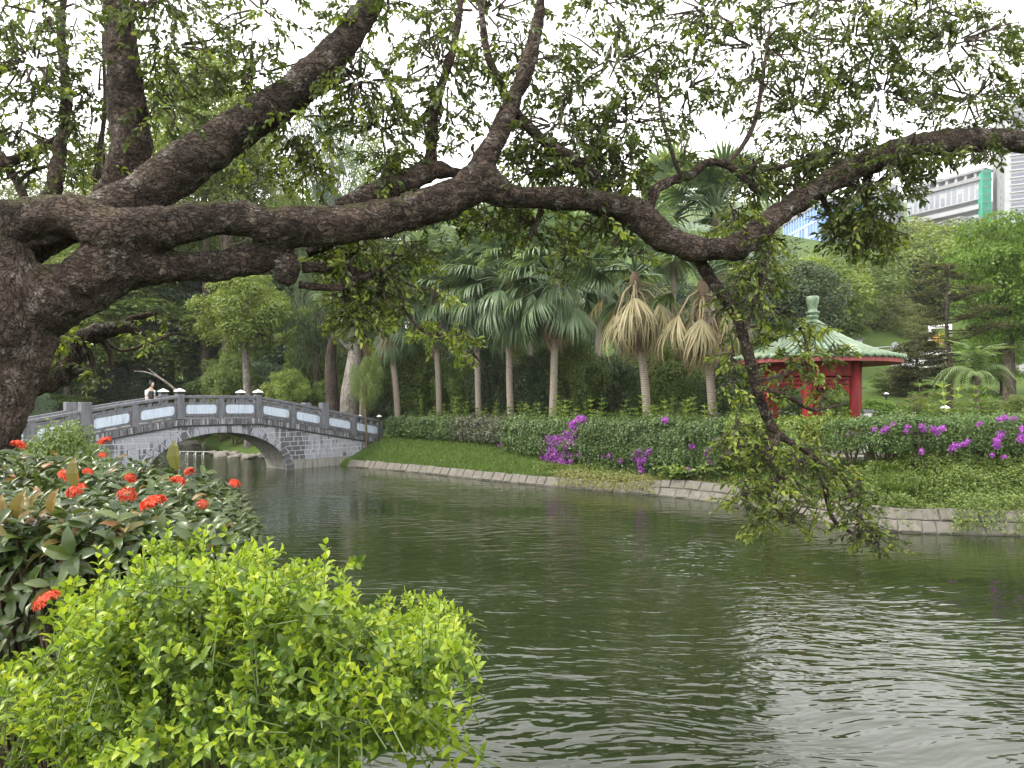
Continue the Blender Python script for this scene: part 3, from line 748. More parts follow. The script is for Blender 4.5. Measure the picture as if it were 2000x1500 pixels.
# ------------------------------------------------------------------ floats under the arch, shore rocks
M['float'] = plain_mat('white_float', (.75,.75,.73), .5)
for k in range(6):
    p = onz(350+k*15.5, 889)
    q = empty('water_stake', (p.x, p.y, 0)); tag(q, 'short white stake standing in the water beyond the arch', 'stake', 'white stakes beyond the arch')
    MB().tube([(0,0,-.3),(.05,0,.20),(.10,0,.25)], [.035,.03,.02], 6).build('post', M['float'], q)
    MB().tube([(.03,0,.15),(-.10,0,.02)], [.02,.02], 6).build('brace', M['float'], q)
p0, p1 = onz(338, 886), onz(440, 887)
mb = MB().tube([(p0.x,p0.y,.16),((p0.x+p1.x)/2,(p0.y+p1.y)/2,.14),(p1.x,p1.y,.16)], [.018]*3, 5)
tag(mb.build('rope', M['float']), 'pale rope strung between white stakes in the water', 'rope')
def rock_mesh(seed):
    r = np.random.default_rng(seed); bm = bmesh.new(); bmesh.ops.create_icosphere(bm, subdivisions=2, radius=1)
    for v in bm.verts:
        k = 1 + .28*math.sin(v.co.x*3+seed)*math.cos(v.co.y*2.7+seed*2) + r.uniform(-.10,.10); v.co *= k; v.co.z *= .6
    me = bpy.data.meshes.new('rock'); bm.to_mesh(me); bm.free(); me.materials.append(M['rock']); return me
rocks = [rock_mesh(k) for k in range(4)]
for i in range(46):
    u = i/45.0
    if i < 30: p = onz(425 + u*1.5*80, 889 + 8*u*1.5 + random.uniform(-1.5,1.5), 0)
    else: p = onz(345 + (i-30)*5.0, 868.5 + random.uniform(-1,1), 0)
    o = link('shore_rock', rocks[i%4]); s = random.uniform(.16,.36)*(1 if i < 30 else 1.1)
    o.location = (p.x+random.uniform(-.4,.4), p.y+random.uniform(-.3,.8), random.uniform(-.05,.12)); o.scale = (s*1.3, s, s); o.rotation_euler = (random.uniform(-.3,.3), random.uniform(-.3,.3), random.uniform(0,6))
    tag(o, 'pale rock on the pond shore seen through the arch' if i < 30 else 'pale rock on the furthest pond shore beyond the stakes', 'rock', 'rocks on the shore beyond the arch' if i < 30 else 'rocks on the furthest shore')
# ------------------------------------------------------------------ buildings and road on the hillside
M['tower_white'] = plain_mat('pale_render', (.33,.34,.365), .8, var=.08, scale=.2)
M['tower_grey'] = plain_mat('grey_render', (.22,.225,.24), .8, var=.1, scale=.2)
M['block_grey'] = plain_mat('grey_cladding', (.20,.21,.24), .7, var=.1, scale=.2)
M['pane'] = plain_mat('dark_window', (.10,.11,.15), .15, .6, .1, .3)
M['pane_grey'] = plain_mat('grey_window', (.20,.22,.27), .2, .6, .1, .3)
M['blue_glass'] = plain_mat('blue_glass', (.10,.25,.58), .15, .6, .25, .12)
M['blue_pale'] = plain_mat('pale_blue_mullion', (.45,.56,.75), .4)
M['netting'] = plain_mat('green_netting', (.03,.30,.20), .8, var=.35, scale=.35)
M['orange'] = plain_mat('orange_panel', (.60,.30,.07), .6, var=.2, scale=1.0)
def facade_frame(xl, Yl, xr, Yr):
    A = px(xl, HZ, Yl); B = px(xr, HZ, Yr); A.z = B.z = 0
    d = (B-A); L = d.length; d /= L; n = Vector((d.y, -d.x, 0))          # outward, towards the pond
    if n.dot((A+B)/2) > 0: n = -n
    return A, d, n, L
def fbox(m, A, d, n, u0, u1, z0, z1, o0, o1):
    P = lambda u, o, z: tuple(A + d*u + n*o + Vector((0,0,z)))
    m.hexa([P(u0,o1,z0),P(u1,o1,z0),P(u1,o0,z0),P(u0,o0,z0)], [P(u0,o1,z1),P(u1,o1,z1),P(u1,o0,z1),P(u0,o0,z1)]); return m
def bld(name, A, label):
    o = empty(name, (A.x, A.y, 0)); tag(o, label, 'building'); return o
def zpx(y, Y): return EYE - (y-HZ)/F*Y
# white block with columns of windows
A, d, n, L = facade_frame(1772, 312, 1915, 285); b = bld('office_block', A, 'long white block with columns of small windows on the hillside'); Z0 = Vector((0,0,0))
zt, zm = zpx(352, 285), zpx(388, 285); base = gz(A.x, A.y)-6
wl = fbox(MB(), Z0, d, n, 0, L, zm, zt, -5, 0).build('wall', M['tower_white'], b)
fbox(MB(), Z0, d, n, -1, L+1.5, zt+.003, zt+1.5, -5.5, 1.2).build('roof_slab', M['tower_grey'], b)
for j in range(8): fbox(MB(), Z0, d, n, L*(j+.5)/8-.5, L*(j+.5)/8+.5, zt+1.503, zt+3.6, -4, .2).build('roof_post', M['tower_white'], b)
fbox(MB(), Z0, d, n, -1, L+2, zt+3.6, zt+4.6, -5.5, 1.0).build('roof_canopy', M['tower_grey'], b)
fbox(MB(), Z0, d, n, 2, L-1, base, zm-.003, -5, -2.5).build('lower_wall', M['tower_grey'], b)
for j in range(3): fbox(MB(), Z0, d, n, 0, L, zm-4.2*(j+1), zm-4.2*(j+1)+1.9, -2.5, 1.2).build('ledge', M['tower_white'], b)
nW = 13; mull = fbox(MB(), Z0, d, n, -.75, .75, 0, 1.7, -.2, .06).mesh('window', M['pane_grey'])
for j in range(nW):
    for r in range(4):
        if r == 2 and j % 3 == 0: continue
        o = link('window', mull, wl); o.location = d*(L*(j+.6)/nW) + Vector((0,0,zm+.5+(zt-zm)*r/4.0))
# tower at the right edge
A, d, n, L = facade_frame(1938, 292, 1962, 262); b = bld('apartment_tower', A, 'tall white apartment tower with rows of recessed balconies'); Z0 = Vector((0,0,0))
zt = zpx(210, 270); base = gz(A.x, A.y)-8
sw = fbox(MB(), Z0, d, n, 0, L, base, zt, -40, 0).build('side_wall', M['tower_grey'], b)
sl = fbox(MB(), Z0, d, n, -.4, .4, 0, 1.3, -.3, .05).mesh('window', M['pane'])
d2 = -n; n2 = d.copy(); O2 = d*L
fw = fbox(MB(), O2, d2, n2, .02, 39.98, base, zt-.02, -1.0, .012).build('front_wall', M['tower_white'], b)
rows = int((zt-base)/2.75)
bal = fbox(MB(), Z0, d2, n2, -2.6, 2.6, 0, 1.25, -1.2, .06).mesh('balcony', M['pane'])
balr = fbox(MB(), Z0, d2, n2, -2.9, 2.9, -.55, -.05, -.2, .55).mesh('balcony_rail', M['tower_white'])
slit = fbox(MB(), Z0, d2, n2, -.35, .35, 0, 1.5, -.3, .06).mesh('window', M['pane'])
for r in range(max(0, rows-26), rows):
    zz = base + r*2.75 + 1.0
    if zz < zpx(430, 265): continue
    o = link('window', sl, sw); o.location = d*(L*.72) + Vector((0,0,zz))
    for u in (4.6, 13.2, 21.8, 30.4):
        o = link('balcony', bal, fw); o.location = O2 + d2*u + Vector((0,0,zz)); o2 = link('balcony_rail', balr, fw); o2.location = o.location
    for u in (8.9, 17.5, 26.1):
        o = link('window', slit, fw); o.location = O2 + d2*u + Vector((0,0,zz))
# green netted scaffold
A, d, n, L = facade_frame(1919, 281, 1937, 280); b = bld('netted_scaffold', A, 'narrow building wrapped in green scaffold netting beside the tower')
zt = zpx(332, 281); base = gz(A.x, A.y)-4; Z0 = Vector((0,0,0))
fbox(MB(), Z0, d, n, 0, L, base, zt, -12, 0).build('netting', M['netting'], b)
for r in range(12): fbox(MB(), Z0, d, n, -.1, L+.1, zt-1-r*3, zt-.75-r*3, -.2, .15).build('scaffold_tube', M['tower_grey'], b)
# blue glass building and grey neighbour
A, d, n, L = facade_frame(1530, 232, 1606, 205); b = bld('glass_building', A, 'blue glass building with pale vertical fins on the hillside')
zt = zpx(398, 205); zf = zpx(512, 205); Z0 = Vector((0,0,0))
gw = fbox(MB(), Z0, d, n, 0, L, zf, zt, -16, 0).build('glass_wall', M['blue_glass'], b)
fbox(MB(), Z0, d, n, -1, L+1, zf-2.0, zf-.003, -17, 1).build('base_slab', M['tower_white'], b)
fbox(MB(), Z0, d, n, 2, L-1, gz(A.x,A.y)-8, zf-2.0, -15, -2).build('podium', M['tower_grey'], b)
fbox(MB(), Z0, d, n, -.5, L+.5, zt+.003, zt+1.6, -16.5, .6).build('roof_slab', M['block_grey'], b)
fin = fbox(MB(), Z0, d, n, -.13, .13, zf, zt, .003, .5).mesh('fin', M['blue_pale'])
for j in range(14): o = link('fin', fin, gw); o.location = d*(L*(j+.5)/14)
for j in range(3):
    z_ = zf+(zt-zf)*(j+1)/4; fbox(MB(), Z0, d, n, 0, L, z_, z_+.7, .003, .25).build('floor_band', M['blue_pale'], b)
pan = fbox(MB(), Z0, d, n, -.7, .7, 0, 3.2, .002, .12).mesh('pale_pane', M['blue_pale'])
for j in range(9):
    o = link('pale_pane', pan, gw); o.location = d*(L*(random.randrange(14)+1.0)/14.5) + Vector((0,0,zf+(zt-zf)*random.choice((.05,.30,.55))))
A, d, n, L = facade_frame(1607, 222, 1642, 218); b = bld('grey_building', A, 'dark grey flat block joined to the blue glass building')
zt = zpx(402, 220); fbox(MB(), Vector(), d, n, 0, L, gz(A.x,A.y)-5, zt, -14, 0).build('wall', M['block_grey'], b)
fbox(MB(), Vector(), d, n, -.3, L+.3, zt, zt+.9, -14.5, .5).build('parapet', M['tower_white'], b)
for j in range(3): fbox(MB(), Vector(), d, n, L*(.2+.28*j), L*(.2+.28*j)+1.2, zt-6.5, zt-3.5, -.2, .06).build('window', M['pane'], b)
A, d, n, L = facade_frame(1688, 300, 1738, 292); b = bld('lavender_building', A, 'plain pale grey building rising behind the hillside trees')
zt = zpx(372, 296); fbox(MB(), Vector(), d, n, 0, L, gz(A.x,A.y)-5, zt, -14, 0).build('wall', M['tower_grey'], b)
fbox(MB(), Vector(), d, n, L*.55, L*.98, zt, zt+2.6, -9, -1).build('roof_house', M['tower_white'], b)
for r in range(4):
    for j in range(4): fbox(MB(), Vector(), d, n, L*(.12+.22*j), L*(.12+.22*j)+1.5, zt-4-r*4, zt-2.4-r*4, -.2, .06).build('window', M['pane_grey'], b)
A, d, n, L = facade_frame(1832, 232, 1876, 224); b = bld('low_white_building', A, 'small white building below the long block among trees')
zt = zpx(432, 228); fbox(MB(), Vector(), d, n, 0, L, gz(A.x,A.y)-5, zt, -9, 0).build('wall', M['tower_white'], b)
fbox(MB(), Vector(), d, n, -.3, L+.3, zt, zt+.5, -9.4, .4).build('parapet', M['tower_grey'], b)
for j in range(3): fbox(MB(), Vector(), d, n, L*(.15+.3*j), L*(.15+.3*j)+1.0, zt-4.2, zt-1.6, -.2, .06).build('window', M['pane_grey'], b)
# roadside on the slope behind the pavilion
YR = 66.0
M['road'] = plain_mat('road_concrete', (.34,.34,.33), .9, scale=1)
def road_pt(x, y): p = px(x, y, YR + (1740-x)*.012); return p
rp = [road_pt(x, y) for x, y in ((1560,716),(1640,712),(1740,705),(1830,700),(1930,698),(2060,697))]
mb = MB()
for k in range(len(rp)-1):
    a, c = rp[k], rp[k+1]; mb.add([tuple(a), tuple(c), (c.x, c.y+7, c.z+.05), (a.x, a.y+7, a.z+.05)], [(0,1,2,3)])
    mb.add([(a.x,a.y,a.z-3), (c.x,c.y,c.z-3), tuple(c), tuple(a)], [(0,1,2,3)])
tag(mb.build('road', M['road']), 'pale concrete road on the slope behind the pavilion', kind='structure')
pw = empty('road_parapet', tuple(rp[2])); tag(pw, 'white road parapet with metal railing behind the pavilion roof', 'parapet')
mb = MB(); rl = MB(); o0 = rp[2]
for k in range(1, 4):
    a, c = rp[k]-o0, rp[k+1]-o0
    mb.hexa([(a.x,a.y-.1,a.z-.8),(c.x,c.y-.1,c.z-.8),(c.x,c.y+.15,c.z-.8),(a.x,a.y+.15,a.z-.8)], [(a.x,a.y-.1,a.z+.75),(c.x,c.y-.1,c.z+.75),(c.x,c.y+.15,c.z+.75),(a.x,a.y+.15,a.z+.75)])
    rl.tube([(a.x,a.y,a.z+1.35),(c.x,c.y,c.z+1.35)], [.05,.05], 6); rl.tube([(a.x,a.y,a.z+1.05),(c.x,c.y,c.z+1.05)], [.04,.04], 6)
    for q in range(4):
        p = a.lerp(c, q/4); MB().tube([(p.x,p.y,p.z+.7),(p.x,p.y,p.z+1.36)], [.05,.05], 6).build('rail_post', M['tower_white'], pw)
mb.build('wall', M['white_paint'], pw); rl.build('handrail', M['tower_white'], pw)
sp = px(1748, 690, 64.5); sg = empty('round_sign', (sp.x, sp.y, sp.z-.6)); tag(sg, 'round pale road sign seen from behind on a thin post', 'road sign')
MB().tube([(0,.05,-.6),(0,.05,1.3)], [.04,.04], 8).build('post', M['black_metal'], sg)
dm = MB().lathe([(.005,0),(.32,0),(.33,.02),(.32,.04),(.005,.04)], 24).build('disc', M['tower_white'], sg); dm.rotation_euler = (R(90),0,0); dm.location = (0,0,1.3)
A, d, n, L = facade_frame(1645, 75, 1684, 74.5); b = bld('roadside_hut', A, 'small white flat roofed hut just behind the pavilion roof')
zt = zpx(664, 75); fbox(MB(), Vector(), d, n, 0, L, zt-4, zt, -3, 0).build('wall', M['white_paint'], b); fbox(MB(), Vector(), d, n, -.15, L+.15, zt, zt+.15, -3.2, .2).build('roof', M['tower_grey'], b)
fbox(MB(), Vector(), d, n, L*.25, L*.45, zt+.15, zt+.4, -2, -1).build('roof_vent', M['white_paint'], b)
A, d, n, L = facade_frame(1816, 71, 1856, 70); b = bld('orange_hoarding', A, 'orange panelled hoarding with white posts beside the road')
zt = zpx(640, 70); z0_ = zpx(690, 70)
for j in range(3): fbox(MB(), Vector(), d, n, L*(j+.12)/3.1+.12, L*(j+.95)/3.1+.12, z0_+.2, zt-.45, -.08, 0).build('panel', M['orange'], b)
for u in (0, L): fbox(MB(), Vector(), d, n, u-.14, u+.14, z0_-1.2, zt, -.2, .08).build('post', M['white_paint'], b)
fbox(MB(), Vector(), d, n, -.14, L+.14, zt, zt+.35, -.25, .12).build('beam', M['white_paint'], b)
A, d, n, L = facade_frame(733, 62, 768, 61); b = empty('low_white_wall', (A.x, A.y, 0)); tag(b, 'short white wall glimpsed between trees behind the first palm', 'wall')
fbox(MB(), Vector(), d, n, 0, L, zpx(732,62)-1.5, zpx(717,62), -.25, 0).build('wall', M['white_paint'], b); fbox(MB(), Vector(), d, n, -.05, L+.05, zpx(717,62), zpx(715.5,62), -.3, .05).build('coping', M['tower_grey'], b)
A, d, n, L = facade_frame(60, 52, 128, 52); b = empty('pale_hut', (A.x, A.y, 0)); tag(b, 'pale sloping hut roof half hidden behind the old trunk', 'hut')
zt = zpx(722, 52); fbox(MB(), Vector(), d, n, 0, L, zt-3, zt, -3, 0).build('wall', M['tower_grey'], b); 
m = MB(); P = lambda u, o, z: tuple(d*u + n*o + Vector((0,0,z)))
m.hexa([P(-.2,.3,zt),P(L+.2,.3,zt),P(L+.2,-3.3,zt),P(-.2,-3.3,zt)], [P(-.2,.0,zt+.1),P(L+.2,.0,zt+.1),P(L*.7,-1.6,zt+1.0),P(L*.3,-1.6,zt+1.0)]); m.build('roof', M['white_paint'], b)
def path_lamp(x, ytop, ybase, Y, label):
    p = px(x, ybase, Y); g = gz(p.x, p.y); o = empty('path_lamp', (p.x, p.y, g)); zt = zpx(ytop, Y)-g
    tag(o, label, 'lamp')
    MB().tube([(0,0,-.1),(0,0,zt-.25)], [.05,.045], 8).build('post', M['black_metal'], o)
    MB().lathe([(.06,zt-.26),(.11,zt-.22),(.11,zt-.08),(.06,zt-.08)], 12).build('lamp_body', M['black_metal'], o)
    MB().lathe([(.15,zt-.08),(.145,zt-.05),(.03,zt+.02)], 12).build('lamp_cap', M['white_paint'], o)
path_lamp(741, 811, 840, 39, 'black path lamp with white cap behind the hedge end')
path_lamp(703, 811, 840, 40.5, 'black path lamp with white cap over the bridge railing end')
path_lamp(1731, 767, 790, 42, 'thin path lamp on the lawn beside the red pavilion')
path_lamp(1846, 793, 830, 24.5, 'white capped path lamp poking through the flowering hedge top')
wp_ = px(1691, 815, 26.5); wb = empty('white_pillar', (wp_.x, wp_.y, gz(wp_.x, wp_.y))); tag(wb, 'short white pillar behind the hedge by the pavilion column', 'pillar')
zz = zpx(800, 26.5)-gz(wp_.x, wp_.y); MB().box(-.17,.17,-.17,.17,-.1,zz-.12).build('shaft', M['white_paint'], wb, bevel=.01); MB().box(-.22,.22,-.22,.22,zz-.12,zz).build('cap', M['tower_grey'], wb, bevel=.01)

# ------------------------------------------------------------------ hedge line
hp = resample(bankc, .2); Th, Nh = bank_frame(hp)
_x0 = 1000 + F*hp[:,0]/hp[:,1]
HDv = np.interp(_x0, [600,760,900,1000,1300,1420,1560,1700,2200], [3.7,3.7,3.2,2.7,2.1,2.3,3.2,3.8,3.9])   # distance of the hedge behind the water edge
hcent = hp + Nh*HDv[:,None]; hpx = 1000 + F*hcent[:,0]/hcent[:,1]
def hedge_at(x):                              # centre line point under a picture column
    i = int(np.argmin(np.abs(hpx-x))); return hcent[i], Nh[i], Th[i]
def palm_Y(x):
    q = hp + Nh*(HDv+2.3)[:,None]; i = int(np.argmin(np.abs(1000 + F*q[:,0]/q[:,1] - x))); return float(q[i,1])
# ------------------------------------------------------------------ crowns
def crown(name, nl, lobes, leaf, aspect=.55, flat=1.0, shell=(.5,.86), lr=(.2,.36), seed=1, droop=.0, T=T_QUAD, top_bias=.15, cut=.62):
    r = np.random.default_rng(seed)
    C = unit(r.normal(size=(lobes,3))); C[:,2] = C[:,2] + top_bias; C = unit(C)*r.uniform(*shell, size=(lobes,1))
    Rl = r.uniform(*lr, size=lobes)
    w = Rl**2; k = r.choice(lobes, size=nl, p=w/w.sum())
    u = unit(r.normal(size=(nl,3))); u[:,2] = np.where((u[:,2] < -.25) & (r.random(nl) < .65), -u[:,2], u[:,2])
    rad = Rl[k]*(.62+.43*np.sqrt(r.random(nl)))*(1+.25*hashn(u*3+k[:,None]*.7, seed))
    c = C[k] + u*rad[:,None]*np.array([1,1,flat])
    dd = np.linalg.norm((c[:,None,:]-C[None])/np.array([1,1,flat]), axis=2)/Rl[None]; dd[np.arange(nl), k] = 9
    keep = dd.min(1) > cut; c = c[keep]; u = u[keep]; m = len(c)
    nn = unit(u*.7 + np.array([0,0,.55]) + r.normal(size=(m,3))*.45)
    d = unit(np.cross(nn, r.normal(size=(m,3)))); d[:,2] -= droop; d = unit(d)
    L = leaf*r.uniform(.65,1.25,size=m)
    V, Fa, kk = leaf_geo(c, d, nn, L, L*aspect, T)
    return np_mesh(name, V, Fa, M['tree_mid'], np.repeat(r.random(m), kk)), C, Rl
CR = {}
CR['broad'] = [crown('crown', 26000, 52, .062, seed=k+1) for k in range(3)]
CR['airy'] = [crown('crown', 11000, 50, .050, seed=k+11, shell=(.35,.92), lr=(.13,.25), aspect=.45) for k in range(2)]
CR['layer'] = [crown('crown', 23000, 60, .056, seed=k+21, flat=.42, lr=(.2,.38), shell=(.4,.88), aspect=.5) for k in range(2)]
CR['droop'] = [crown('crown', 15000, 60, .06, seed=k+31, flat=1.35, lr=(.13,.24), shell=(.3,.9), aspect=.25, droop=1.2) for k in range(2)]
CR['far'] = [crown('crown', 7000, 34, .085, seed=k+41, lr=(.25,.42), shell=(.45,.8)) for k in range(4)]
def set_mat(o, mat):
    o.material_slots[0].link = 'OBJECT'; o.material_slots[0].material = mat
def trunk_mesh(h, r0, C, Rl, c0, cs, mat, lean=(0,0), limbs=7, seed=0):
    r = random.Random(seed); mb = MB(); top = Vector((c0[0], c0[1], c0[2]+.25*cs[2]))
    pts = [Vector((0,0,-.4)), Vector((r.uniform(-.1,.1)*r0*4, r.uniform(-.1,.1)*r0*4, h*.3)), Vector((c0[0]*.6+r.uniform(-.2,.2)*r0*3, c0[1]*.6, h*.62)), Vector((c0[0], c0[1], h*.85)), top]
    P = catmull([tuple(p) for p in pts], 4); n = len(P); rad = [r0*(1.25 if i == 0 else 1)*(1-.72*i/(n-1)) for i in range(n)]
    mb.tube(P, rad, 9)
    ks = r.sample(range(len(C)), min(limbs, len(C)))
    for k in ks:
        e = Vector((c0[0]+C[k][0]*cs[0], c0[1]+C[k][1]*cs[1], c0[2]+C[k][2]*cs[2])); i0 = int(n*(.45+.4*r.random())); a = Vector(P[min(i0, n-2)])
        m1 = a.lerp(e, .5) + Vector((0,0,-.06*h*r.random())); q = catmull([tuple(a), tuple(m1), tuple(e)], 4)
        mb.tube(q, [rad[min(i0,n-2)]*.6*(1-.8*j/(len(q)-1)) for j in range(len(q))], 6)
    return mb.mesh('trunk', mat, True)
tree_n = 0
def tree(name, x, Y, ytop, ybot, hw, kind, mat, label, bark='bark_far', r0=None, group=None, cat='tree', xbase=None, depth=1.0, roll=None, limbs=7):
    global tree_n; tree_n += 1
    while pond_dist([[px(x if xbase is None else xbase, HZ, Y).x, Y]])[0] < 1.0: Y += 1.0
    pc = px(x, (ytop+ybot)/2, Y); xb = px(x if xbase is None else xbase, HZ, Y).x; g = gz(xb, Y)
    rx = hw/F*Y; rz = (ybot-ytop)/2/F*Y
    me, C, Rl = CR[kind][tree_n % len(CR[kind])]
    t = empty(name, (xb, Y, g)); tag(t, label, cat, group)
    c0 = (pc.x-xb, 0, pc.z-g); cs = (rx/1.05, rx*depth/1.05, rz/1.05)
    if r0 is None: r0 = min(.34, max(.08, .02*(pc.z-g+rz)))
    link('trunk', trunk_mesh(max(.5, pc.z-g), r0, C, Rl, c0, cs, M[bark], limbs=limbs, seed=tree_n), t)
    o = link('crown', me, t); set_mat(o, M[mat]); o.location = c0; o.scale = cs
    return t
# behind the bridge, left
for a in (
 ('broadleaf_tree', 300, 47, 575, 745, 165, 'broad', 'tree_mid', 'wide mid green tree behind the left half of the bridge'),
 ('broadleaf_tree', 95, 50, 560, 760, 130, 'layer', 'tree_light', 'pale green layered tree behind the old trunk'),
 ('broadleaf_tree', 478, 44, 525, 705, 98, 'broad', 'tree_light', 'light green rounded tree above the bridge crown', 'bark_pale', .34, None, 'tree', 487),
 ('broadleaf_tree', 385, 60, 500, 760, 120, 'layer', 'tree_blue', 'bluish green tree between the wide green tree and the light rounded tree'),
 ('broadleaf_tree', 615, 46, 455, 800, 72, 'droop', 'tree_dark', 'dark drooping tree behind the right end of the bridge'),
 ('broadleaf_tree', 560, 58, 470, 790, 80, 'broad', 'tree_dark', 'dark dense tree standing behind the drooping tree'),
 ('paperbark_tree', 690, 41, 500, 700, 62, 'droop', 'tree_mid', 'paperbark tree with a thick pale peeling trunk by the hedge end', 'bark_pale', .62, None, 'tree', 686),
 ('brown_trunk_tree', 655, 42.5, 520, 690, 50, 'airy', 'tree_dark', 'tree with a dark brown twisted trunk beside the paperbark', 'bark_brown', .5, None, 'tree', 650),
 ('broadleaf_tree', 370, 46, 640, 760, 40, 'airy', 'tree_blue', 'slim tree with a pale trunk behind the bridge lamp', 'bark_pale', .25),
 ('broadleaf_tree', 440, 52, 215, 480, 130, 'layer', 'tree_light', 'tall bright green tree rising between the two upper limbs'),
 ('broadleaf_tree', 560, 66, 330, 560, 95, 'airy', 'tree_mid', 'thin leaved green tree under the long limb'),
 ('broadleaf_tree', 400, 50, 90, 430, 150, 'broad', 'tree_light', 'tallest light green tree behind the diagonal upper limb'),
 ('broadleaf_tree', 235, 56, 250, 520, 120, 'layer', 'tree_olive', 'olive leaved tall tree behind the old tree fork'),
 ('broadleaf_tree', 745, 60, 240, 520, 80, 'airy', 'tree_mid', 'open leaved tall tree behind the second limb'),
 ('broadleaf_tree', 50, 60, 300, 560, 120, 'airy', 'tree_olive', 'airy tall tree showing beyond the old trunk'),
 ('broadleaf_tree', 470, 64, 400, 620, 110, 'broad', 'tree_light', 'light tree showing through the slit between the two long limbs'),
 ('broadleaf_tree', 250, 52, 520, 720, 110, 'layer', 'tree_light', 'light green spreading tree behind the bent lower limb'),
 ('eucalyptus_tree', 650, 72, 150, 470, 100, 'droop', 'tree_blue', 'tall blue grey eucalyptus with drooping foliage against the sky', 'bark_pale', .5),
 ('eucalyptus_tree', 530, 84, 190, 480, 60, 'airy', 'tree_blue', 'spindly grey green eucalyptus with bare pale limbs', 'bark_pale', .45),
 ('broadleaf_tree', 300, 58, 380, 590, 150, 'broad', 'tree_light', 'yellowish green tree glimpsed between the old tree limbs'),
 ('broadleaf_tree', 130, 40, 470, 640, 85, 'layer', 'tree_light', 'fresh green tree showing in the fork of the old trunk'),
 ('broadleaf_tree', -120, 46, 350, 780, 170, 'broad', 'tree_mid', 'large green tree hidden behind the old trunk'),
 ('broadleaf_tree', 770, 62, 430, 640, 95, 'broad', 'tree_mid', 'mid green tree behind the first palm'),
 ('broadleaf_tree', 870, 66, 400, 640, 100, 'layer', 'tree_blue', 'blue green tree behind the second and third palms'),
 ('broadleaf_tree', 1010, 60, 420, 660, 100, 'broad', 'tree_dark', 'dark tree behind the fourth palm'),
 ('broadleaf_tree', 1130, 58, 450, 690, 95, 'broad', 'tree_mid', 'green tree filling the gap behind the fifth palm'),
 ('broadleaf_tree', 1260, 62, 520, 720, 90, 'layer', 'tree_olive', 'olive tree behind the sixth palm'),
 ('broadleaf_tree', 1420, 56, 520, 720, 80, 'broad', 'tree_dark', 'dark tree behind the last palm of the row'),
 ('dark_round_tree', 1568, 62, 508, 690, 92, 'broad', 'tree_dark', 'dark blue green round tree behind the pavilion finial'),
 ('feathery_tree', 1655, 72, 545, 690, 62, 'layer', 'tree_mid', 'feathery green tree beside the dark round tree'),
 ('casuarina_tree', 1735, 84, 565, 700, 62, 'broad', 'tree_olive', 'olive tufted tree above the round road sign'),
 ('casuarina_tree', 1795, 78, 590, 700, 46, 'layer', 'tree_olive', 'small olive tree left of the orange hoarding'),
 ('lime_tree', 1962, 47, 392, 720, 118, 'layer', 'tree_lime', 'huge vivid green tree on the slope at the lawn edge', 'bark_far', .42, None, 'tree', 1972),
 ('lime_tree', 1930, 52, 590, 790, 90, 'layer', 'tree_lime', 'lower vivid green tree beneath the huge one', 'bark_far', .3, None, 'tree', 1960),
 ('lime_tree', 2110, 44, 380, 760, 130, 'layer', 'tree_lime', 'vivid green tree partly beyond the huge one'),
 ('hill_tree', 1640, 120, 518, 610, 90, 'broad', 'tree_mid', 'rounded green hillside tree under the glass building'),
 ('hill_tree', 1760, 112, 505, 640, 85, 'broad', 'tree_light', 'pale yellow green hillside tree above the tufted olive tree'),
 ('hill_tree', 1690, 100, 520, 640, 70, 'layer', 'tree_lime', 'bright green hillside tree behind the dark round tree'),
): tree(*a)
# open brownish conifer with a visible trunk
def conifer(x, Y, ytop, ybase, hw, label):
    b = px(x, HZ, Y); g = gz(b.x, Y); H = zpx(ytop, Y)-g; t = empty('conifer', (b.x, Y, g)); tag(t, label, 'tree')
    mb = MB(); P = catmull([(0,0,-.3),(.1,0,H*.3),(-.15,0,H*.65),(.05,0,H)], 5); mb.tube(P, [.21*(1-.85*i/(len(P)-1)) for i in range(len(P))], 8); 
    c = []; nn = []; W = hw/F*Y
    for k in range(34):
        u = .22+.78*k/34; a = random.uniform(0, 6.28); L = W*(.45+.75*math.sin(min(1, (1.04-u)*1.5)*1.57))*random.uniform(.6,1.1)
        p0 = Vector((0,0,H*u)); e = p0 + Vector((math.cos(a)*L, math.sin(a)*L, L*random.uniform(-.12,.25))); m_ = p0.lerp(e,.5)+Vector((0,0,-.05*L))
        mb.tube([p0, m_, e], [.05,.035,.01], 5)
        for q in range(300):
            s = random.uniform(.35,1.05); b_ = p0.lerp(e, s); sp = .32*W*(.3+.5*s)*.6
            c.append((b_.x+random.gauss(0,sp*.6), b_.y+random.gauss(0,sp*.6), b_.z+random.gauss(0,sp*.22)+.05)); nn.append((random.gauss(0,.4), random.gauss(0,.4), 1))
    mb.build('trunk', M['bark_brown'], t, True)
    c = np.array(c); d = rdir(len(c)); d[:,2] *= .4
    link('crown', leaves('crown', c, d, unit(np.array(nn)), .22, .06, T_QUAD, M['tree_brown']), t)
conifer(1853, 43, 512, 790, 92, 'open brownish conifer with a bare visible trunk on the lawn')
conifer(1795, 46, 660, 800, 60, 'low spreading conifer with drooping brown green boughs on the lawn')
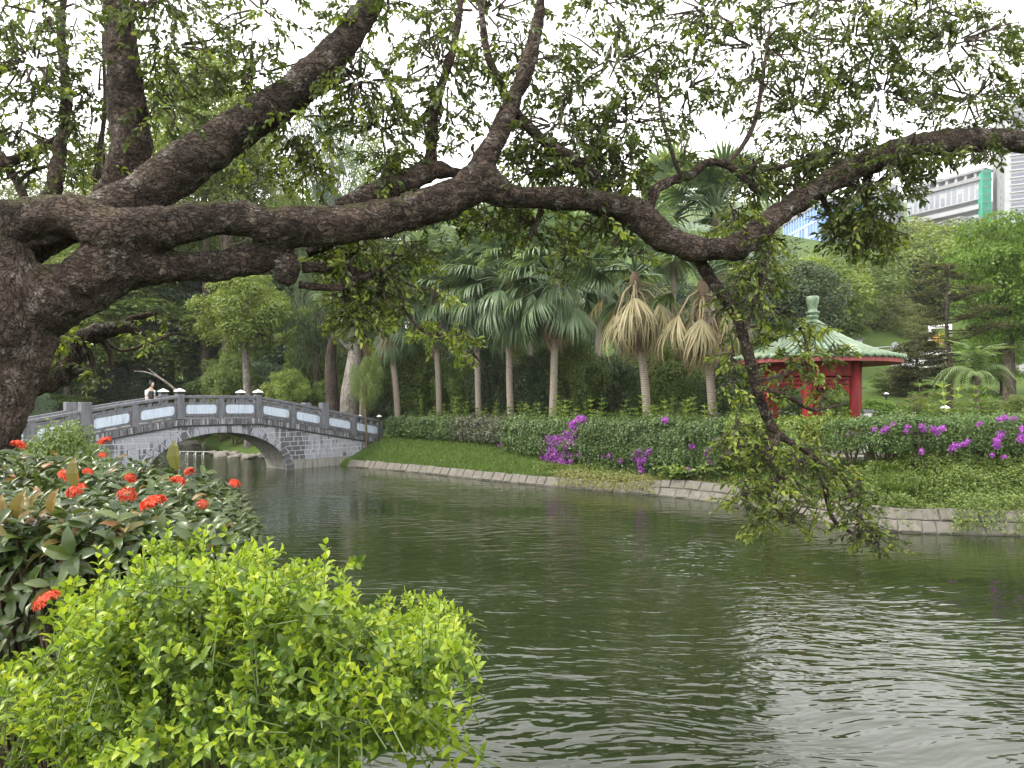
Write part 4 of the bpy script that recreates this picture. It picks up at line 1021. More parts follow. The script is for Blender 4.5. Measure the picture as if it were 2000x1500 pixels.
# hillside woods as single trees
hr_ = random.Random(5); kk = 0
kinds = ['tree_mid', 'tree_light', 'tree_olive', 'tree_mid', 'tree_dark', 'tree_blue']
klab = {'tree_mid':'mid green tree in the wood covering the hillside', 'tree_light':'pale green tree in the wood covering the hillside', 'tree_olive':'olive tree in the wood covering the hillside',
        'tree_dark':'dark green tree in the wood covering the hillside', 'tree_blue':'blue green tree in the wood covering the hillside'}
Yh = 74.0
while Yh < 300:
    n_ = 12 if Yh < 200 else 14
    for j in range(n_):
        x = 1420 + (2110-1420)*(j+hr_.random())/n_; Y = Yh*hr_.uniform(.95,1.06); p = px(x, HZ, Y); g = gz(p.x, p.y)
        yb = HZ-(g-EYE)/Y*F; rr = hr_.uniform(4.6,7.0)*(1 if Yh < 190 else .8); hw = rr/Y*F; top = yb - rr*1.5/Y*F
        if Y < 88 and 1690 < x: continue
        if 1528 < x < 1650 and 195 < Y < 235: continue
        lim_ = 440 if 1690 < x < 2030 else 516 if 1480 < x < 1655 else 0
        if lim_ and top < lim_:
            rr = min(rr, (yb-lim_)/F*Y/1.5); hw = rr/Y*F; top = yb - rr*1.5/Y*F
            if rr < 1.3: continue
        if 1700 < x < 1990 and Y > 240: continue
        kd = kinds[hr_.randrange(6)]
        t = empty('hill_tree', (p.x, p.y, g)); lb_ = {'mid':'mid green','light':'pale green','olive':'olive','dark':'dark green','blue':'blue green'}[kd.split('_')[1]] + ' tree ' + ('low' if Y < 115 else 'halfway up' if Y < 190 else 'high') + ' on the hillside ' + ('behind the tall palm tops' if x < 1525 else 'under the blue glass building' if x < 1660 else 'between the glass building and the white block' if x < 1770 else 'under the long white block' if x < 1930 else 'beside the vivid green tree')
        tag(t, lb_, 'tree', 'hillside wood: '+lb_)
        me, C, Rl = CR['far'][kk % 4]; kk += 1
        c0 = (0,0,rr*.75); cs = (rr, rr, rr*.8)
        if kk <= 4 or True:
            o = link('crown', me, t); set_mat(o, M[kd]); o.location = c0; o.scale = cs; o.rotation_euler = (0,0,hr_.uniform(0,6))
            if kk <= 1: far_trunk = trunk_mesh(5*.7, .22, C, Rl, (0,0,5*.75), (5,5,4), M['bark_far'], limbs=5)
            tr = link('trunk', far_trunk, t); tr.scale = (rr/5, rr/5, rr/5)
    Yh *= 1.10
# the wood behind the bridge and the palms
wr = random.Random(17); wk = ['tree_mid','tree_light','tree_light','tree_blue','tree_olive','tree_mid']
wlab = {'tree_mid':'mid green tree in the wood behind bridge and palms','tree_dark':'dark green tree in the wood behind bridge and palms','tree_light':'light green tree in the wood behind bridge and palms','tree_blue':'blue green tree in the wood behind bridge and palms','tree_olive':'olive tree in the wood behind bridge and palms'}
for (Yw, n_, t0, t1, xa, xb_) in ((52, 12, 560, 660, -160, 760), (60, 14, 400, 540, -200, 740), (76, 15, 300, 450, -220, 740), (52, 9, 560, 640, 740, 1500), (64, 10, 500, 570, 740, 1500)):
    for j in range(n_):
        x = xa + (xb_-xa)*(j+wr.uniform(.2,.8))/n_; Y = Yw*wr.uniform(.95,1.07); kd = wk[wr.randrange(6)]; g = gz(px(x,HZ,Y).x, Y); yb = HZ-(g-EYE)/Y*F
        if pond_dist([[px(x,HZ,Y).x, Y]])[0] < 1.5: continue
        wl_ = wlab[kd].split(' in the wood')[0] + ' in the ' + ('front' if Yw < 55 else 'middle' if Yw < 70 else 'rear') + ' of the wood behind ' + ('the old trunk' if x < 160 else 'the left half of the bridge' if x < 430 else 'the right half of the bridge' if x < 740 else 'the first five palms' if x < 1110 else 'the last two palms')
        tree('wood_tree', x, Y, wr.uniform(t0,t1), yb-wr.uniform(4,26), wr.uniform(66,100)*(52/Yw)**.4, ('broad','layer','broad','droop')[wr.randrange(4)], kd, wl_, 'bark_far', None, 'wood: '+wl_, limbs=5)
# thicket closing the view under the crowns behind the bridge
for j in range(16):
    x = -60 + 810*(j+wr.uniform(.2,.8))/16; Y = wr.uniform(47,54); kd = ('tree_dark','tree_mid','tree_mid','tree_blue')[wr.randrange(4)]; g = gz(px(x,HZ,Y).x, Y); yb = HZ-(g-EYE)/Y*F
    if pond_dist([[px(x,HZ,Y).x, Y]])[0] < .8: continue
    tree('thicket_bush', x, Y, wr.uniform(660,715), yb+8, wr.uniform(48,70), ('broad','layer')[j%2], kd, {'tree_dark':'dark green','tree_mid':'mid green','tree_blue':'blue green'}[kd]+' bush in the thicket far behind the bridge', 'stem_brown', .08, 'thicket behind the bridge, '+kd, 'shrub', limbs=3)
# undergrowth behind the palms and shrubs on the lawn
for a in (
 (715, 38.5, 690, 812, 42, 'droop', 'tree_mid', 'drooping shrub beside the paperbark trunk'),
 (805, 40, 655, 826, 66, 'broad', 'tree_mid', 'green shrub between the first and second palm trunks'),
 (893, 40, 690, 826, 55, 'broad', 'tree_mid', 'mid green shrub between the second and third palm trunks'),
 (962, 39, 670, 826, 52, 'broad', 'tree_dark', 'dark shrub between the third and fourth palm trunks'),
 (1040, 38, 690, 826, 55, 'broad', 'tree_dark', 'dark leafy shrub between the fourth and fifth palm trunks'),
 (1125, 37, 650, 826, 62, 'broad', 'tree_mid', 'bright topped shrub just past the fifth palm trunk'),
 (1200, 38, 690, 826, 60, 'broad', 'tree_dark', 'dark bluish shrub before the sixth palm trunk'),
 (1318, 35, 665, 826, 66, 'broad', 'tree_mid', 'dark glossy shrub between the sixth and last palms'),
 (1292, 37, 640, 790, 40, 'airy', 'tree_olive', 'yellowish shrub top behind the sixth palm'),
 (1436, 33, 680, 826, 66, 'broad', 'tree_dark', 'dark shrub past the last palm trunk'),
 (1530, 34, 700, 826, 62, 'broad', 'tree_mid', 'green shrub seen through the pavilion columns'),
 (562, 40.5, 715, 815, 48, 'broad', 'tree_light', 'bushy light green shrub behind the bridge lamp post'),
 (330, 45, 720, 815, 60, 'layer', 'tree_mid', 'green shrub mass behind the person on the bridge'),
 (270, 50, 690, 800, 70, 'broad', 'tree_blue', 'blue green shrub behind the golden bamboo'),
 (640, 44, 735, 815, 40, 'broad', 'tree_mid', 'low shrub at the foot of the brown trunk'),
 (590, 49, 700, 800, 60, 'layer', 'tree_light', 'pale shrub behind the bushy light green one'),
 (455, 44, 690, 812, 58, 'broad', 'tree_mid', 'green shrub behind the bridge crown'),
 (395, 48, 715, 810, 45, 'broad', 'tree_dark', 'dark shrub left of the bridge crown lamps'),
 (215, 46, 740, 815, 45, 'layer', 'tree_dark', 'dark brown green thicket behind the bridge end'),
 (120, 37, 762, 840, 75, 'layer', 'tree_mid', 'low green hedge bush behind the bridge end posts'),
 (240, 38, 785, 840, 70, 'layer', 'tree_mid', 'low clipped shrub behind the sloping railing'),
 (75, 33, 745, 860, 40, 'droop', 'tree_blue', 'pale blue green fine leaved shrub beside the old trunk'),
 (1705, 31.5, 778, 832, 58, 'broad', 'tree_lime', 'rounded clipped green shrub right of the pavilion'),
 (1560, 31, 770, 830, 40, 'broad', 'tree_dark', 'low dark shrub inside the view between pavilion columns'),
 (1640, 31, 770, 830, 36, 'broad', 'tree_mid', 'small shrub behind the right pavilion column'),
 (1790, 29, 760, 825, 45, 'airy', 'tree_olive', 'thin dark shrub on the lawn behind the hedge'),
 (1930, 30, 775, 835, 62, 'layer', 'tree_mid', 'leafy shrub at the foot of the small feather palm'),
 (2010, 28, 770, 835, 55, 'broad', 'tree_light', 'pale shrub at the end of the flowering hedge'),
 (1620, 50, 735, 800, 60, 'layer', 'tree_mid', 'low shrub on the grass slope behind the pavilion'),
 (1760, 52, 720, 775, 70, 'layer', 'tree_mid', 'broad low shrub under the road parapet'),
 (1880, 60, 690, 760, 60, 'layer', 'tree_mid', 'green shrub below the orange hoarding'),
 (455, 75, 800, 868, 60, 'layer', 'tree_dark', 'dark bank bush at the far end of the pond under the arch'),
 (380, 78, 790, 866, 70, 'layer', 'tree_mid', 'green bank bush at the far end of the pond left of the arch'),
 (520, 60, 800, 885, 60, 'layer', 'tree_mid', 'bank bush close behind the right arch pier'),
 (500, 50, 850, 905, 60, 'layer', 'tree_mid', 'bank bush showing through the bridge arch'),
 (430, 62, 840, 878, 45, 'layer', 'tree_light', 'small bush above rocks beyond the arch'),
 (760, 43, 725, 830, 60, 'broad', 'tree_dark', 'dark shrub behind the first palm trunk'),
 (850, 45, 700, 830, 75, 'broad', 'tree_mid', 'green wide shrub behind the second palm trunk'),
 (940, 44, 705, 830, 70, 'broad', 'tree_mid', 'green wide shrub behind the third palm trunk'),
 (1010, 44, 700, 830, 70, 'broad', 'tree_blue', 'dark wide shrub behind the fourth palm trunk'),
 (1085, 43, 695, 830, 75, 'broad', 'tree_dark', 'dark wide shrub behind the fifth palm trunk'),
 (1165, 43, 690, 830, 70, 'broad', 'tree_dark', 'dark wide shrub in the gap of the palm row'),
 (1255, 42, 680, 830, 75, 'broad', 'tree_mid', 'green wide shrub behind the sixth palm trunk'),
 (1385, 40, 690, 830, 75, 'broad', 'tree_dark', 'dark wide shrub behind the last palm trunk'),
): tree('shrub', a[0], max(a[1], palm_Y(a[0])+2.2) if 735 < a[0] < 1445 else a[1], a[2], a[3], a[4], a[5], a[6], a[7], 'stem_brown', .07, None, 'shrub', limbs=4)
# golden bamboo clump behind the bridge
bp = px(262, HZ, 44); g = gz(bp.x, 44); bt = empty('bamboo_clump', (bp.x, 44, g)); tag(bt, 'golden bamboo clump behind the bridge railing', 'bamboo')
c = []
for k in range(34):
    a = random.uniform(0,6.28); r_ = random.uniform(0,.9); H = random.uniform(2.6,4.2); x0, y0 = math.cos(a)*r_, math.sin(a)*r_; lx, ly = x0*random.uniform(.8,2.4), y0*random.uniform(.5,1.5)
    P = catmull([(x0,y0,-.1),(x0+lx*.25,y0+ly*.25,H*.5),(x0+lx,y0+ly,H)], 4)
    MB().tube(P, [.035*(1-.7*i/(len(P)-1)) for i in range(len(P))], 6).build('culm', M['culm'], bt)
    for q in range(70):
        b_ = P[random.randrange(4, len(P))]; c.append((b_[0]+random.gauss(0,.3), b_[1]+random.gauss(0,.3), b_[2]+random.gauss(-.05,.35)))
c = np.array(c); d = rdir(len(c)); d[:,2] -= .5
link('crown', leaves('crown', c, d, rdir(len(c))+np.array([0,0,.6]), .26, .05, T_QUAD, M['bamboo_leaf']), bt)
# pale bent dead limb behind the bridge
db = MB(); 
for pl, rr in (([(352,772),(335,755),(310,737),(285,727),(262,725)],.09), ([(318,742),(300,728),(288,719)],.05)):
    P = catmull([tuple(px(x,y,42)) for x,y in pl], 4); db.tube(P, [rr*(1-.7*i/(len(P)-1)) for i in range(len(P))], 7)
tag(db.build('dead_limb', M['bark_pale'], None, True), 'bare pale bent limb arching up behind the bridge lamp', 'branch')
# ------------------------------------------------------------------ hedge line, fan palms
def frond_mesh(seed, droop, nseg, spread, mat, R_=1.0, pet=1.0, tipdroop=1.0, wid=.86, jit=.05):
    """petiole along +x from the origin, then a pleated fan whose split tips hang down"""
    r = random.Random(seed); V = []; Fa = []; rn = []
    # petiole strip (a thin 3-sided tube)
    pp = [Vector((0,0,0)), Vector((pet*.5,0,.06*pet)), Vector((pet,0,-.02-.10*droop))]
    for i, p in enumerate(pp):
        w_ = .035*(1-.35*i/2)
        V += [p+Vector((0,w_,0)), p+Vector((0,-w_,0)), p+Vector((0,0,-w_*1.2))]
    for i in range(2):
        for k in range(3): Fa.append((i*3+k, i*3+(k+1)%3, i*3+3+(k+1)%3, i*3+3+k)); rn.append(.5)
    hub = pp[2]
    for s in range(nseg):
        a = (s/(nseg-1)-.5)*spread; L = R_*(1-.32*abs(a/spread*2)**1.6)*(r.uniform(.86,1.08) if wid > .8 else r.uniform(.55,1.15)); w0 = wid*R_*spread/nseg*.5
        d0 = Vector((math.cos(a), math.sin(a), 0)); side = Vector((-math.sin(a), math.cos(a), 0))
        base = len(V); z = 0.0; n = 5; pos = hub.copy(); dirv = (d0 + Vector((0,0,-.15*droop+.1))).normalized()
        rv = r.random(); kink = r.uniform(.35,.6)
        for i in range(n+1):
            u = i/n; wd = w0*(.18+1.5*u if u < .5 else max(.03, .93*(1-u)*1.9))
            V += [pos+side*wd, pos-side*wd+Vector((0,0,-wd*.5))]
            step = L/n; hang = (0 if u < kink else tipdroop*(u-kink)*2.2) + .18*droop
            dirv = (dirv + Vector((0,0,-hang)) + Vector((r.uniform(-jit,jit), r.uniform(-jit,jit), 0))).normalized()
            pos = pos + dirv*step
        for i in range(n): Fa.append((base+i*2, base+i*2+1, base+i*2+3, base+i*2+2)); rn.append(rv)
    return np_mesh('frond', np.array([tuple(v) for v in V]), np.array(Fa), mat, rn)
FR_G = [frond_mesh(k, .5, 36, R(195), M['frond'], 1.08, 1.05, 1.35) for k in range(3)]
FR_D = [frond_mesh(k+5, 1.1, 36, R(140), M['frond'], 1.22, .95, 2.0) for k in range(3)]
FR_Y = [frond_mesh(k+9, 1.3, 36, R(98), M['frond_yellow'], 1.3, .95, 2.4, .66, .12) for k in range(2)]
FR_B = [frond_mesh(k+13, 1.3, 34, R(95), M['frond_dead'], 1.15, .75, 2.2, .5, .14) for k in range(2)]
FR_X = [frond_mesh(k+17, 1.3, 34, R(85), M['frond_grey'], 1.1, .65, 2.4, .5, .15) for k in range(2)]
BOOT = plain_mat('leaf_base_fibre', (.12,.085,.055), .9, scale=12, bump=.5, dist=.03, stretch=(1,1,.3))
def palm(xb, yb, xt, yt, Y, label, size=1.55, ng=15, nd=10, ny=3, nb=5, nx_=3, seed=0, r0=.19):
    r = random.Random(seed); Y = Y if Y > 40 else palm_Y(xb); b = px(xb, yb, Y); b.z = gz(b.x, Y); top = px(xt, yt, Y+r.uniform(-.3,.3))
    t = empty('fan_palm', tuple(b)); tag(t, label, 'palm')
    H = top.z-b.z; v = top-b
    P = catmull([(0,0,-.3), (v.x*.30+r.uniform(-.05,.05), v.y*.3, H*.33), (v.x*.66, v.y*.66, H*.67), (v.x, v.y, H)], 5)
    ptr = MB().tube(P, [r0*(1.25 if i == 0 else 1.0)*(1-.22*i/(len(P)-1)) for i in range(len(P))], 12).build('trunk', M['palm_bark'], t, True)
    q = Vector((v.x, v.y, H))
    MB().tube([q+Vector((0,0,-1.0)), q+Vector((0,0,-.5)), q+Vector((0,0,.1)), q+Vector((0,0,.45))], [r0*.85, r0*1.35, r0*1.2, .05], 10).build('leaf_base', BOOT, ptr, True)
    def put(lst, n, e0, e1, off0, off1, sc0=.85, sc1=1.12):
        ph = r.uniform(0,6.28)
        for k in range(n):
            me = lst[r.randrange(len(lst))]; az = ph + k*2.39996 + r.uniform(-.25,.25); el = R(r.uniform(e0, e1))
            o = link('frond', me, t); s = size*r.uniform(sc0, sc1)
            o.matrix_local = Matrix.Translation(q+Vector((0,0,r.uniform(off0,off1)))) @ Matrix.Rotation(az,4,'Z') @ Matrix.Rotation(-el,4,'Y') @ Matrix.Rotation(r.uniform(-.3,.3),4,'X') @ Matrix.Scale(s,4)
    put(FR_G, int(ng*1.5), 5, 82, .1, .6, .95, 1.3); put(FR_D, int(nd*1.7), -62, 8, -.3, .2); put(FR_Y, ny, -66, -16, -.45, .1, .8, 1.15)
    put(FR_B, int(nb*1.7)+1, -74, -44, -.9, -.3, .85, 1.1); put(FR_X, nx_, -76, -58, -.9, -.4, .7, .95)
palm(779, 826, 757, 600, 38.5, 'first fan palm from the bridge with a hanging brown skirt', 1.6, 11, 7, 2, 6, 3, 1, .20)
palm(858, 826, 848, 575, 37, 'second fan palm from the bridge, straight trunk', 1.7, 13, 10, 1, 4, 1, 2, .19)
palm(936, 826, 928, 570, 35.5, 'third fan palm from the bridge with a slim straight trunk', 1.65, 13, 11, 0, 3, 0, 3, .185)
palm(1000, 826, 990, 555, 34, 'fourth fan palm from the bridge with dense green drooping fans', 1.75, 15, 13, 0, 4, 0, 4, .19)
palm(1077, 826, 1087, 555, 33, 'fifth fan palm from the bridge, green fans and a short brown skirt', 1.7, 14, 13, 0, 4, 0, 5, .20)
palm(1268, 826, 1240, 545, 29.5, 'sixth fan palm with many yellow and straw coloured hanging fans', 1.65, 9, 1, 20, 12, 11, 6, .19)
palm(1400, 826, 1372, 560, 28.5, 'last fan palm of the row with pale dead fans beside the hanging branch', 1.6, 9, 1, 15, 10, 8, 7, .19)
palm(706, 826, 712, 600, 42, 'fan palm behind the paperbark tree with a straw brown skirt', 1.5, 8, 5, 2, 7, 2, 8, .2)
palm(1310, 826, 1318, 432, 44, 'tall fan palm rising behind the dipping limb', 1.9, 16, 10, 1, 4, 1, 9, .2)
palm(1385, 826, 1398, 425, 41, 'tallest fan palm rising above the dipping limb', 1.8, 17, 9, 1, 4, 1, 10, .2)
palm(1165, 826, 1172, 520, 42, 'fan palm standing behind the gap in the row', 1.7, 14, 10, 0, 5, 0, 11, .2)
palm(905, 826, 905, 505, 46, 'fan palm crown above the second and third palms', 1.8, 15, 10, 0, 4, 0, 12, .2)
palm(1035, 826, 1030, 490, 45, 'fan palm crown above the fourth and fifth palms', 1.8, 15, 10, 0, 4, 0, 13, .2)
# small feather palm on the lawn
def feather_mesh(seed):
    r = random.Random(seed); n = 22; c = []; d = []; nn = []; mid = []
    P = catmull([(0,0,0),(.35,0,.28),(.75,0,.30),(1.12,0,-.02)], 6)
    for i in range(2, len(P)):
        for s in (-1,1):
            for q in range(2):
                c.append(P[i]); d.append((.55, s*(1.0), -.35+r.uniform(-.1,.1))); nn.append((0,0,1))
    V, Fa, k = leaf_geo(np.array(c), np.array(d,float), np.array(nn,float), .36, .03, T_QUAD)
    m = MB().tube(P, [.02*(1-.7*i/(len(P)-1)) for i in range(len(P))], 4); nv = len(V)
    fa = [tuple(f) for f in Fa]+[tuple(i+nv for i in f) for f in m.f]
    me = bpy.data.meshes.new('frond'); me.from_pydata([tuple(v) for v in V]+m.v, [], fa); me.update(); me.materials.append(M['frond_f']); return me
M['frond_f'] = leaf_mat('feather_frond', (.11,.17,.06), (.15,.23,.08), (.22,.29,.12), .35)
fp = px(1905, HZ, 27); g = gz(fp.x, 27); t = empty('feather_palm', (fp.x, 27, g)); tag(t, 'small feather palm with arching fronds on the lawn', 'palm')
H = zpx(728, 27)-g; MB().tube([(0,0,-.2),(.04,0,H*.5),(0,0,H)], [.13,.11,.10], 10).build('trunk', M['bark_far'], t, True)
fm = [feather_mesh(k) for k in range(2)]
for k in range(26):
    o = link('frond', fm[k%2], t); s = random.uniform(.95,1.25)
    o.matrix_local = Matrix.Translation((0,0,H)) @ Matrix.Rotation(k*2.4,4,'Z') @ Matrix.Rotation(-R(random.uniform(-35,62)),4,'Y') @ Matrix.Scale(s,4)

# ------------------------------------------------------------------ flowering hedge along the far bank
def bract_mesh(seed):
    r = np.random.default_rng(seed); n = 90; u = unit(r.normal(size=(n,3))); c = u*r.uniform(.05,1,size=(n,1))*np.array([.16,.16,.17])
    return leaves('flower_cluster', c, rdir(n), unit(u+rdir(n)*.5), .075, .06, T_QUAD, M['magenta'], r.random(n))
BR = [bract_mesh(k) for k in range(4)]
def hedge(x0, x1, ytop, mat, label, nleaf, flowers=(), legs=(), und=.22, thick=.75, top_wave=.12, seed=1, L=.085):
    r = np.random.default_rng(seed)
    sel = (hpx >= x0) & (hpx < x1); P = hcent[sel]; N = Nh[sel]
    mid = P[len(P)//2]; g0 = gz(mid[0], mid[1]); t = empty('hedge_shrub', (mid[0], mid[1], g0)); tag(t, label, 'hedge')
    o0 = np.array((mid[0], mid[1], g0))
    k = r.integers(0, len(P), nleaf); th = r.uniform(-.35, math.pi+.35, nleaf)     # around the section, front (0) over the top to the back (pi)
    Yp = P[k][:,1]; zt = EYE-(ytop-HZ)/F*Yp; gp = ground_z(P[k][:,0], P[k][:,1]); zb_ = gp+und
    hh = (zt-zb_)/2; zc = (zt+zb_)/2
    lump = 1 + .16*hashn(np.stack([P[k][:,0]*2.2, P[k][:,1]*2.2, th*1.6], 1), seed) + .12*hashn(np.stack([P[k][:,0]*5, P[k][:,1]*5, th*4], 1), seed+3)
    sup = lambda v: np.sign(v)*np.abs(v)**.55
    rad = np.where(r.random(nleaf) < .72, 1.0, r.uniform(.65,.98,nleaf))*lump
    off = -sup(np.cos(th))*thick*rad; zz = zc + sup(np.sin(th))*hh*(.93+.10*(lump-1)/.16*.6)*np.where(rad < .98, rad, 1)
    low = r.random(nleaf) < .30; zz = np.where(low, zb_ + (zc-zb_)*r.random(nleaf), zz); off = np.where(low, -thick*rad*r.uniform(.75,1.02,nleaf), off)
    sh = hashn(np.stack([P[k][:,0]*9, P[k][:,1]*9, off*5], 1), seed+7); zz = zz + np.where((sh > .25) & (zz > zc), (sh-.25)*r.random(nleaf)*.75, 0)
    c = P[k] + N[k]*off[:,None]; c[:,2] = zz; c += r.normal(size=c.shape)*.05
    nrm = unit(-N[k]*np.cos(th)[:,None]*-1*-1 + np.array([0,0,1])*np.maximum(.25, np.sin(th))[:,None] + r.normal(size=c.shape)*.4)
    nrm = unit(N[k]*(-np.cos(th))[:,None] + np.array([0,0,1])*np.maximum(.3, np.sin(th))[:,None] + r.normal(size=c.shape)*.45)
    d = unit(np.cross(nrm, r.normal(size=c.shape))+np.array([0,0,-.25]))
    Lr = L*r.uniform(.7,1.3,nleaf)
    link('foliage', leaves('foliage', c-o0, d, nrm, Lr, Lr*.6, T_QUAD, M[mat]), t)['kind'] = 'stuff'
    # dark branch core so that the leaves sit on something
    mb = MB(); step = max(1, len(P)//max(2, int(len(P)*.2/.7)))
    for q in range(step//2, len(P), step):
        p = Vector(P[q]) - Vector(o0); p.z = gz(P[q][0], P[q][1])-g0; zt_ = EYE-(ytop-HZ)/F*P[q][1]-g0
        for s in range(5):
            e = p + Vector((r.uniform(-.5,.5), r.uniform(-.5,.5), (zt_-p.z)*r.uniform(.7,.93))); mb.tube([p+Vector((0,0,-.1)), p.lerp(e,.5)+Vector((r.uniform(-.1,.1),r.uniform(-.1,.1),0)), e], [.035,.025,.01], 5)
    mb.build('stems', M['stem_brown'], t)
    for (fx, fy, s) in flowers:
        p, n, tt = hedge_at(fx); q = Vector(p) - Vector(n)*(thick*1.36); Y = q.y; w = px(fx, fy, Y)
        o = link('flower_cluster', BR[int(r.integers(0,4))], t); o.location = w - Vector(o0); o.scale = (s,s,s); o.rotation_euler = tuple(r.uniform(-1,1,3))
    for lx, yb in legs:
        p, n, tt = hedge_at(lx); b = Vector((p[0], p[1], gz(p[0], p[1])-g0)) - Vector((o0[0], o0[1], 0)); zt_ = EYE-(ytop-HZ)/F*p[1]-g0
        m = MB(); m.tube([b+Vector((0,0,-.15)), b+Vector((.03,0,.35)), b+Vector((-.05,0,.7))], [.13,.10,.08], 9)
        for s in range(5): m.tube([b+Vector((0,0,.3)), b+Vector((random.uniform(-.4,.4),random.uniform(-.3,.3),.65)), b+Vector((random.uniform(-.9,.9),random.uniform(-.4,.4),zt_*.8))], [.07,.045,.015], 6)
        m.build('trunk', M['bark_brown'], t, True)
    return t
def fl(lst, s0=.7, s1=1.15): return [(x+random.uniform(-3,3), y+random.uniform(-2,2), random.uniform(s0,s1)) for x, y in lst]
hedge(738, 905, 815, 'hedge', 'clipped green hedge without flowers beside the bridge end', 17000, seed=1, L=.10)
hedge(900, 1008, 815, 'hedge_mauve', 'mauve tinged hedge shrub with a few purple sprays by the grass bank', 11000, fl([(920,826),(928,827),(936,826),(977,872),(978,882),(979,890),(1000,876),(1003,882)], .8, 1.1), seed=2, L=.095)
vivid = [(1062,858),(1068,862),(1072,866),(1064,878),(1070,886),(1078,889),(1085,884),(1092,880),(1096,870),(1102,862),(1106,855),(1112,848),(1118,842),(1124,834),(1128,828),(1132,824),(1080,896),(1090,894),(1100,886),(1108,876),(1112,868),(1098,898),(1108,900),(1072,896),(1120,850),(1086,872),(1094,860),(1104,868)]
hedge(1004, 1165, 815, 'hedge', 'hedge shrub with a big vivid magenta blossom spray', 17000, fl([(x+dx*random.uniform(4,9), y+random.uniform(-6,6)) for x, y in vivid for dx in (-1,0,1)]+[(1135,885),(1142,888),(1118,888)], .9, 1.35), seed=3, L=.092, und=-.10, thick=.9)
hedge(1160, 1300, 815, 'hedge', 'hedge shrub with purple blossoms hanging low over the bank', 15000, fl([(1180,893),(1194,890),(1214,898),(1240,892),(1246,899),(1252,904),(1258,898),(1262,888),(1268,882),(1275,880),(1252,914),(1258,922),(1238,890),(1250,885),(1300,820)], .75, 1.15), seed=4, L=.09, und=-.30, thick=1.0)
hedge(1296, 1436, 815, 'hedge', 'pale leaved hedge shrub with two small purple sprays by the hanging branch', 15000, fl([(1380,888),(1385,880),(1388,892),(1390,905),(1422,880),(1400,858),(1352,872),(1345,920)], .65, 1.0), seed=5, L=.088, und=-.32, thick=1.0)
hedge(1432, 1645, 815, 'hedge_yellow', 'yellowish hedge shrub behind the hanging branch below the pavilion', 17000, fl([(1580,838),(1612,834)], .5,.7), seed=6, L=.085)
hedge(1640, 1850, 816, 'hedge', 'flowering hedge shrub on a short dark trunk right of the pavilion', 16000, fl([(1655,848),(1664,846),(1672,852),(1678,856),(1710,838),(1716,848),(1722,842),(1730,836),(1737,875),(1745,830),(1760,836),(1768,840),(1772,834),(1800,832),(1806,838),(1826,838),(1832,842),(1840,836),(1715,870)], .5, .85), [(1782,905)], .62, .8, seed=7, L=.078)
hedge(1846, 2120, 814, 'hedge', 'flowering hedge shrub on twin dark trunks at the right end', 19000, fl([(1862,874),(1868,868),(1884,866),(1888,862),(1944,866),(1948,860),(1952,852),(1956,848),(1946,872),(1938,888),(1960,890),(1992,862),(1998,856),(1994,850),(1952,818),(1966,816),(1982,818),(1996,836),(1912,826),(1800,884),(2030,850),(2050,870)], .5, .85), [(1912,905),(1990,900)], .66, .85, seed=8, L=.076)

# ------------------------------------------------------------------ upright weed shoots behind the hedge
def shoot_mesh(seed, n=34):
    r = random.Random(seed); P = catmull([(0,0,0),(r.uniform(-.08,.08),r.uniform(-.05,.05),.45),(r.uniform(-.18,.18),0,1.0)], 6); m = MB().tube(P, [.012*(1-.7*i/(len(P)-1)) for i in range(len(P))], 4)
    c = []; d = []
    for k in range(n):
        u = .12+.88*k/n; p = P[min(len(P)-1, int(u*(len(P)-1)))]; a = k*2.4; c.append(p); d.append((math.cos(a), math.sin(a), .5))
    V, Fa, _ = leaf_geo(np.array(c), np.array(d), np.tile((0,0,1.0),(n,1)), .13, .065, T_QUAD); nv = len(V)
    me = bpy.data.meshes.new('shoot'); me.from_pydata([tuple(v) for v in V]+m.v, [], [tuple(f) for f in Fa]+[tuple(i+nv for i in f) for f in m.f]); me.update(); me.materials.append(M['weed']); return me
SH = [shoot_mesh(k) for k in range(4)]
sr = random.Random(3)
for i in range(99):
    x = 790 + (1440-790)*i/79 + sr.uniform(-6,6) if i < 80 else 1760 + (i-80)*14 + sr.uniform(-5,5)
    p, n, tt = hedge_at(x); q = Vector(p) + Vector(n)*sr.uniform(.8,1.9); ytop = sr.uniform(766,806) if i < 80 else sr.uniform(735,800)
    ht = EYE-(ytop-HZ)/F*q.y - (gz(q.x,q.y)); o = link('weed_shoot', SH[i%4]); o.location = (q.x, q.y, gz(q.x,q.y)-.02); o.scale = (2.1,2.1,ht); o.rotation_euler = (0,0,sr.uniform(0,6))
    if i < 80: tag(o, 'upright leafy weed shoot poking above the hedge by the palms', 'weed', 'weed shoots above the hedge by the palms')
    else: tag(o, 'upright leafy weed shoot poking above the flowering hedge right of the pavilion', 'weed', 'weed shoots above the right hedge')

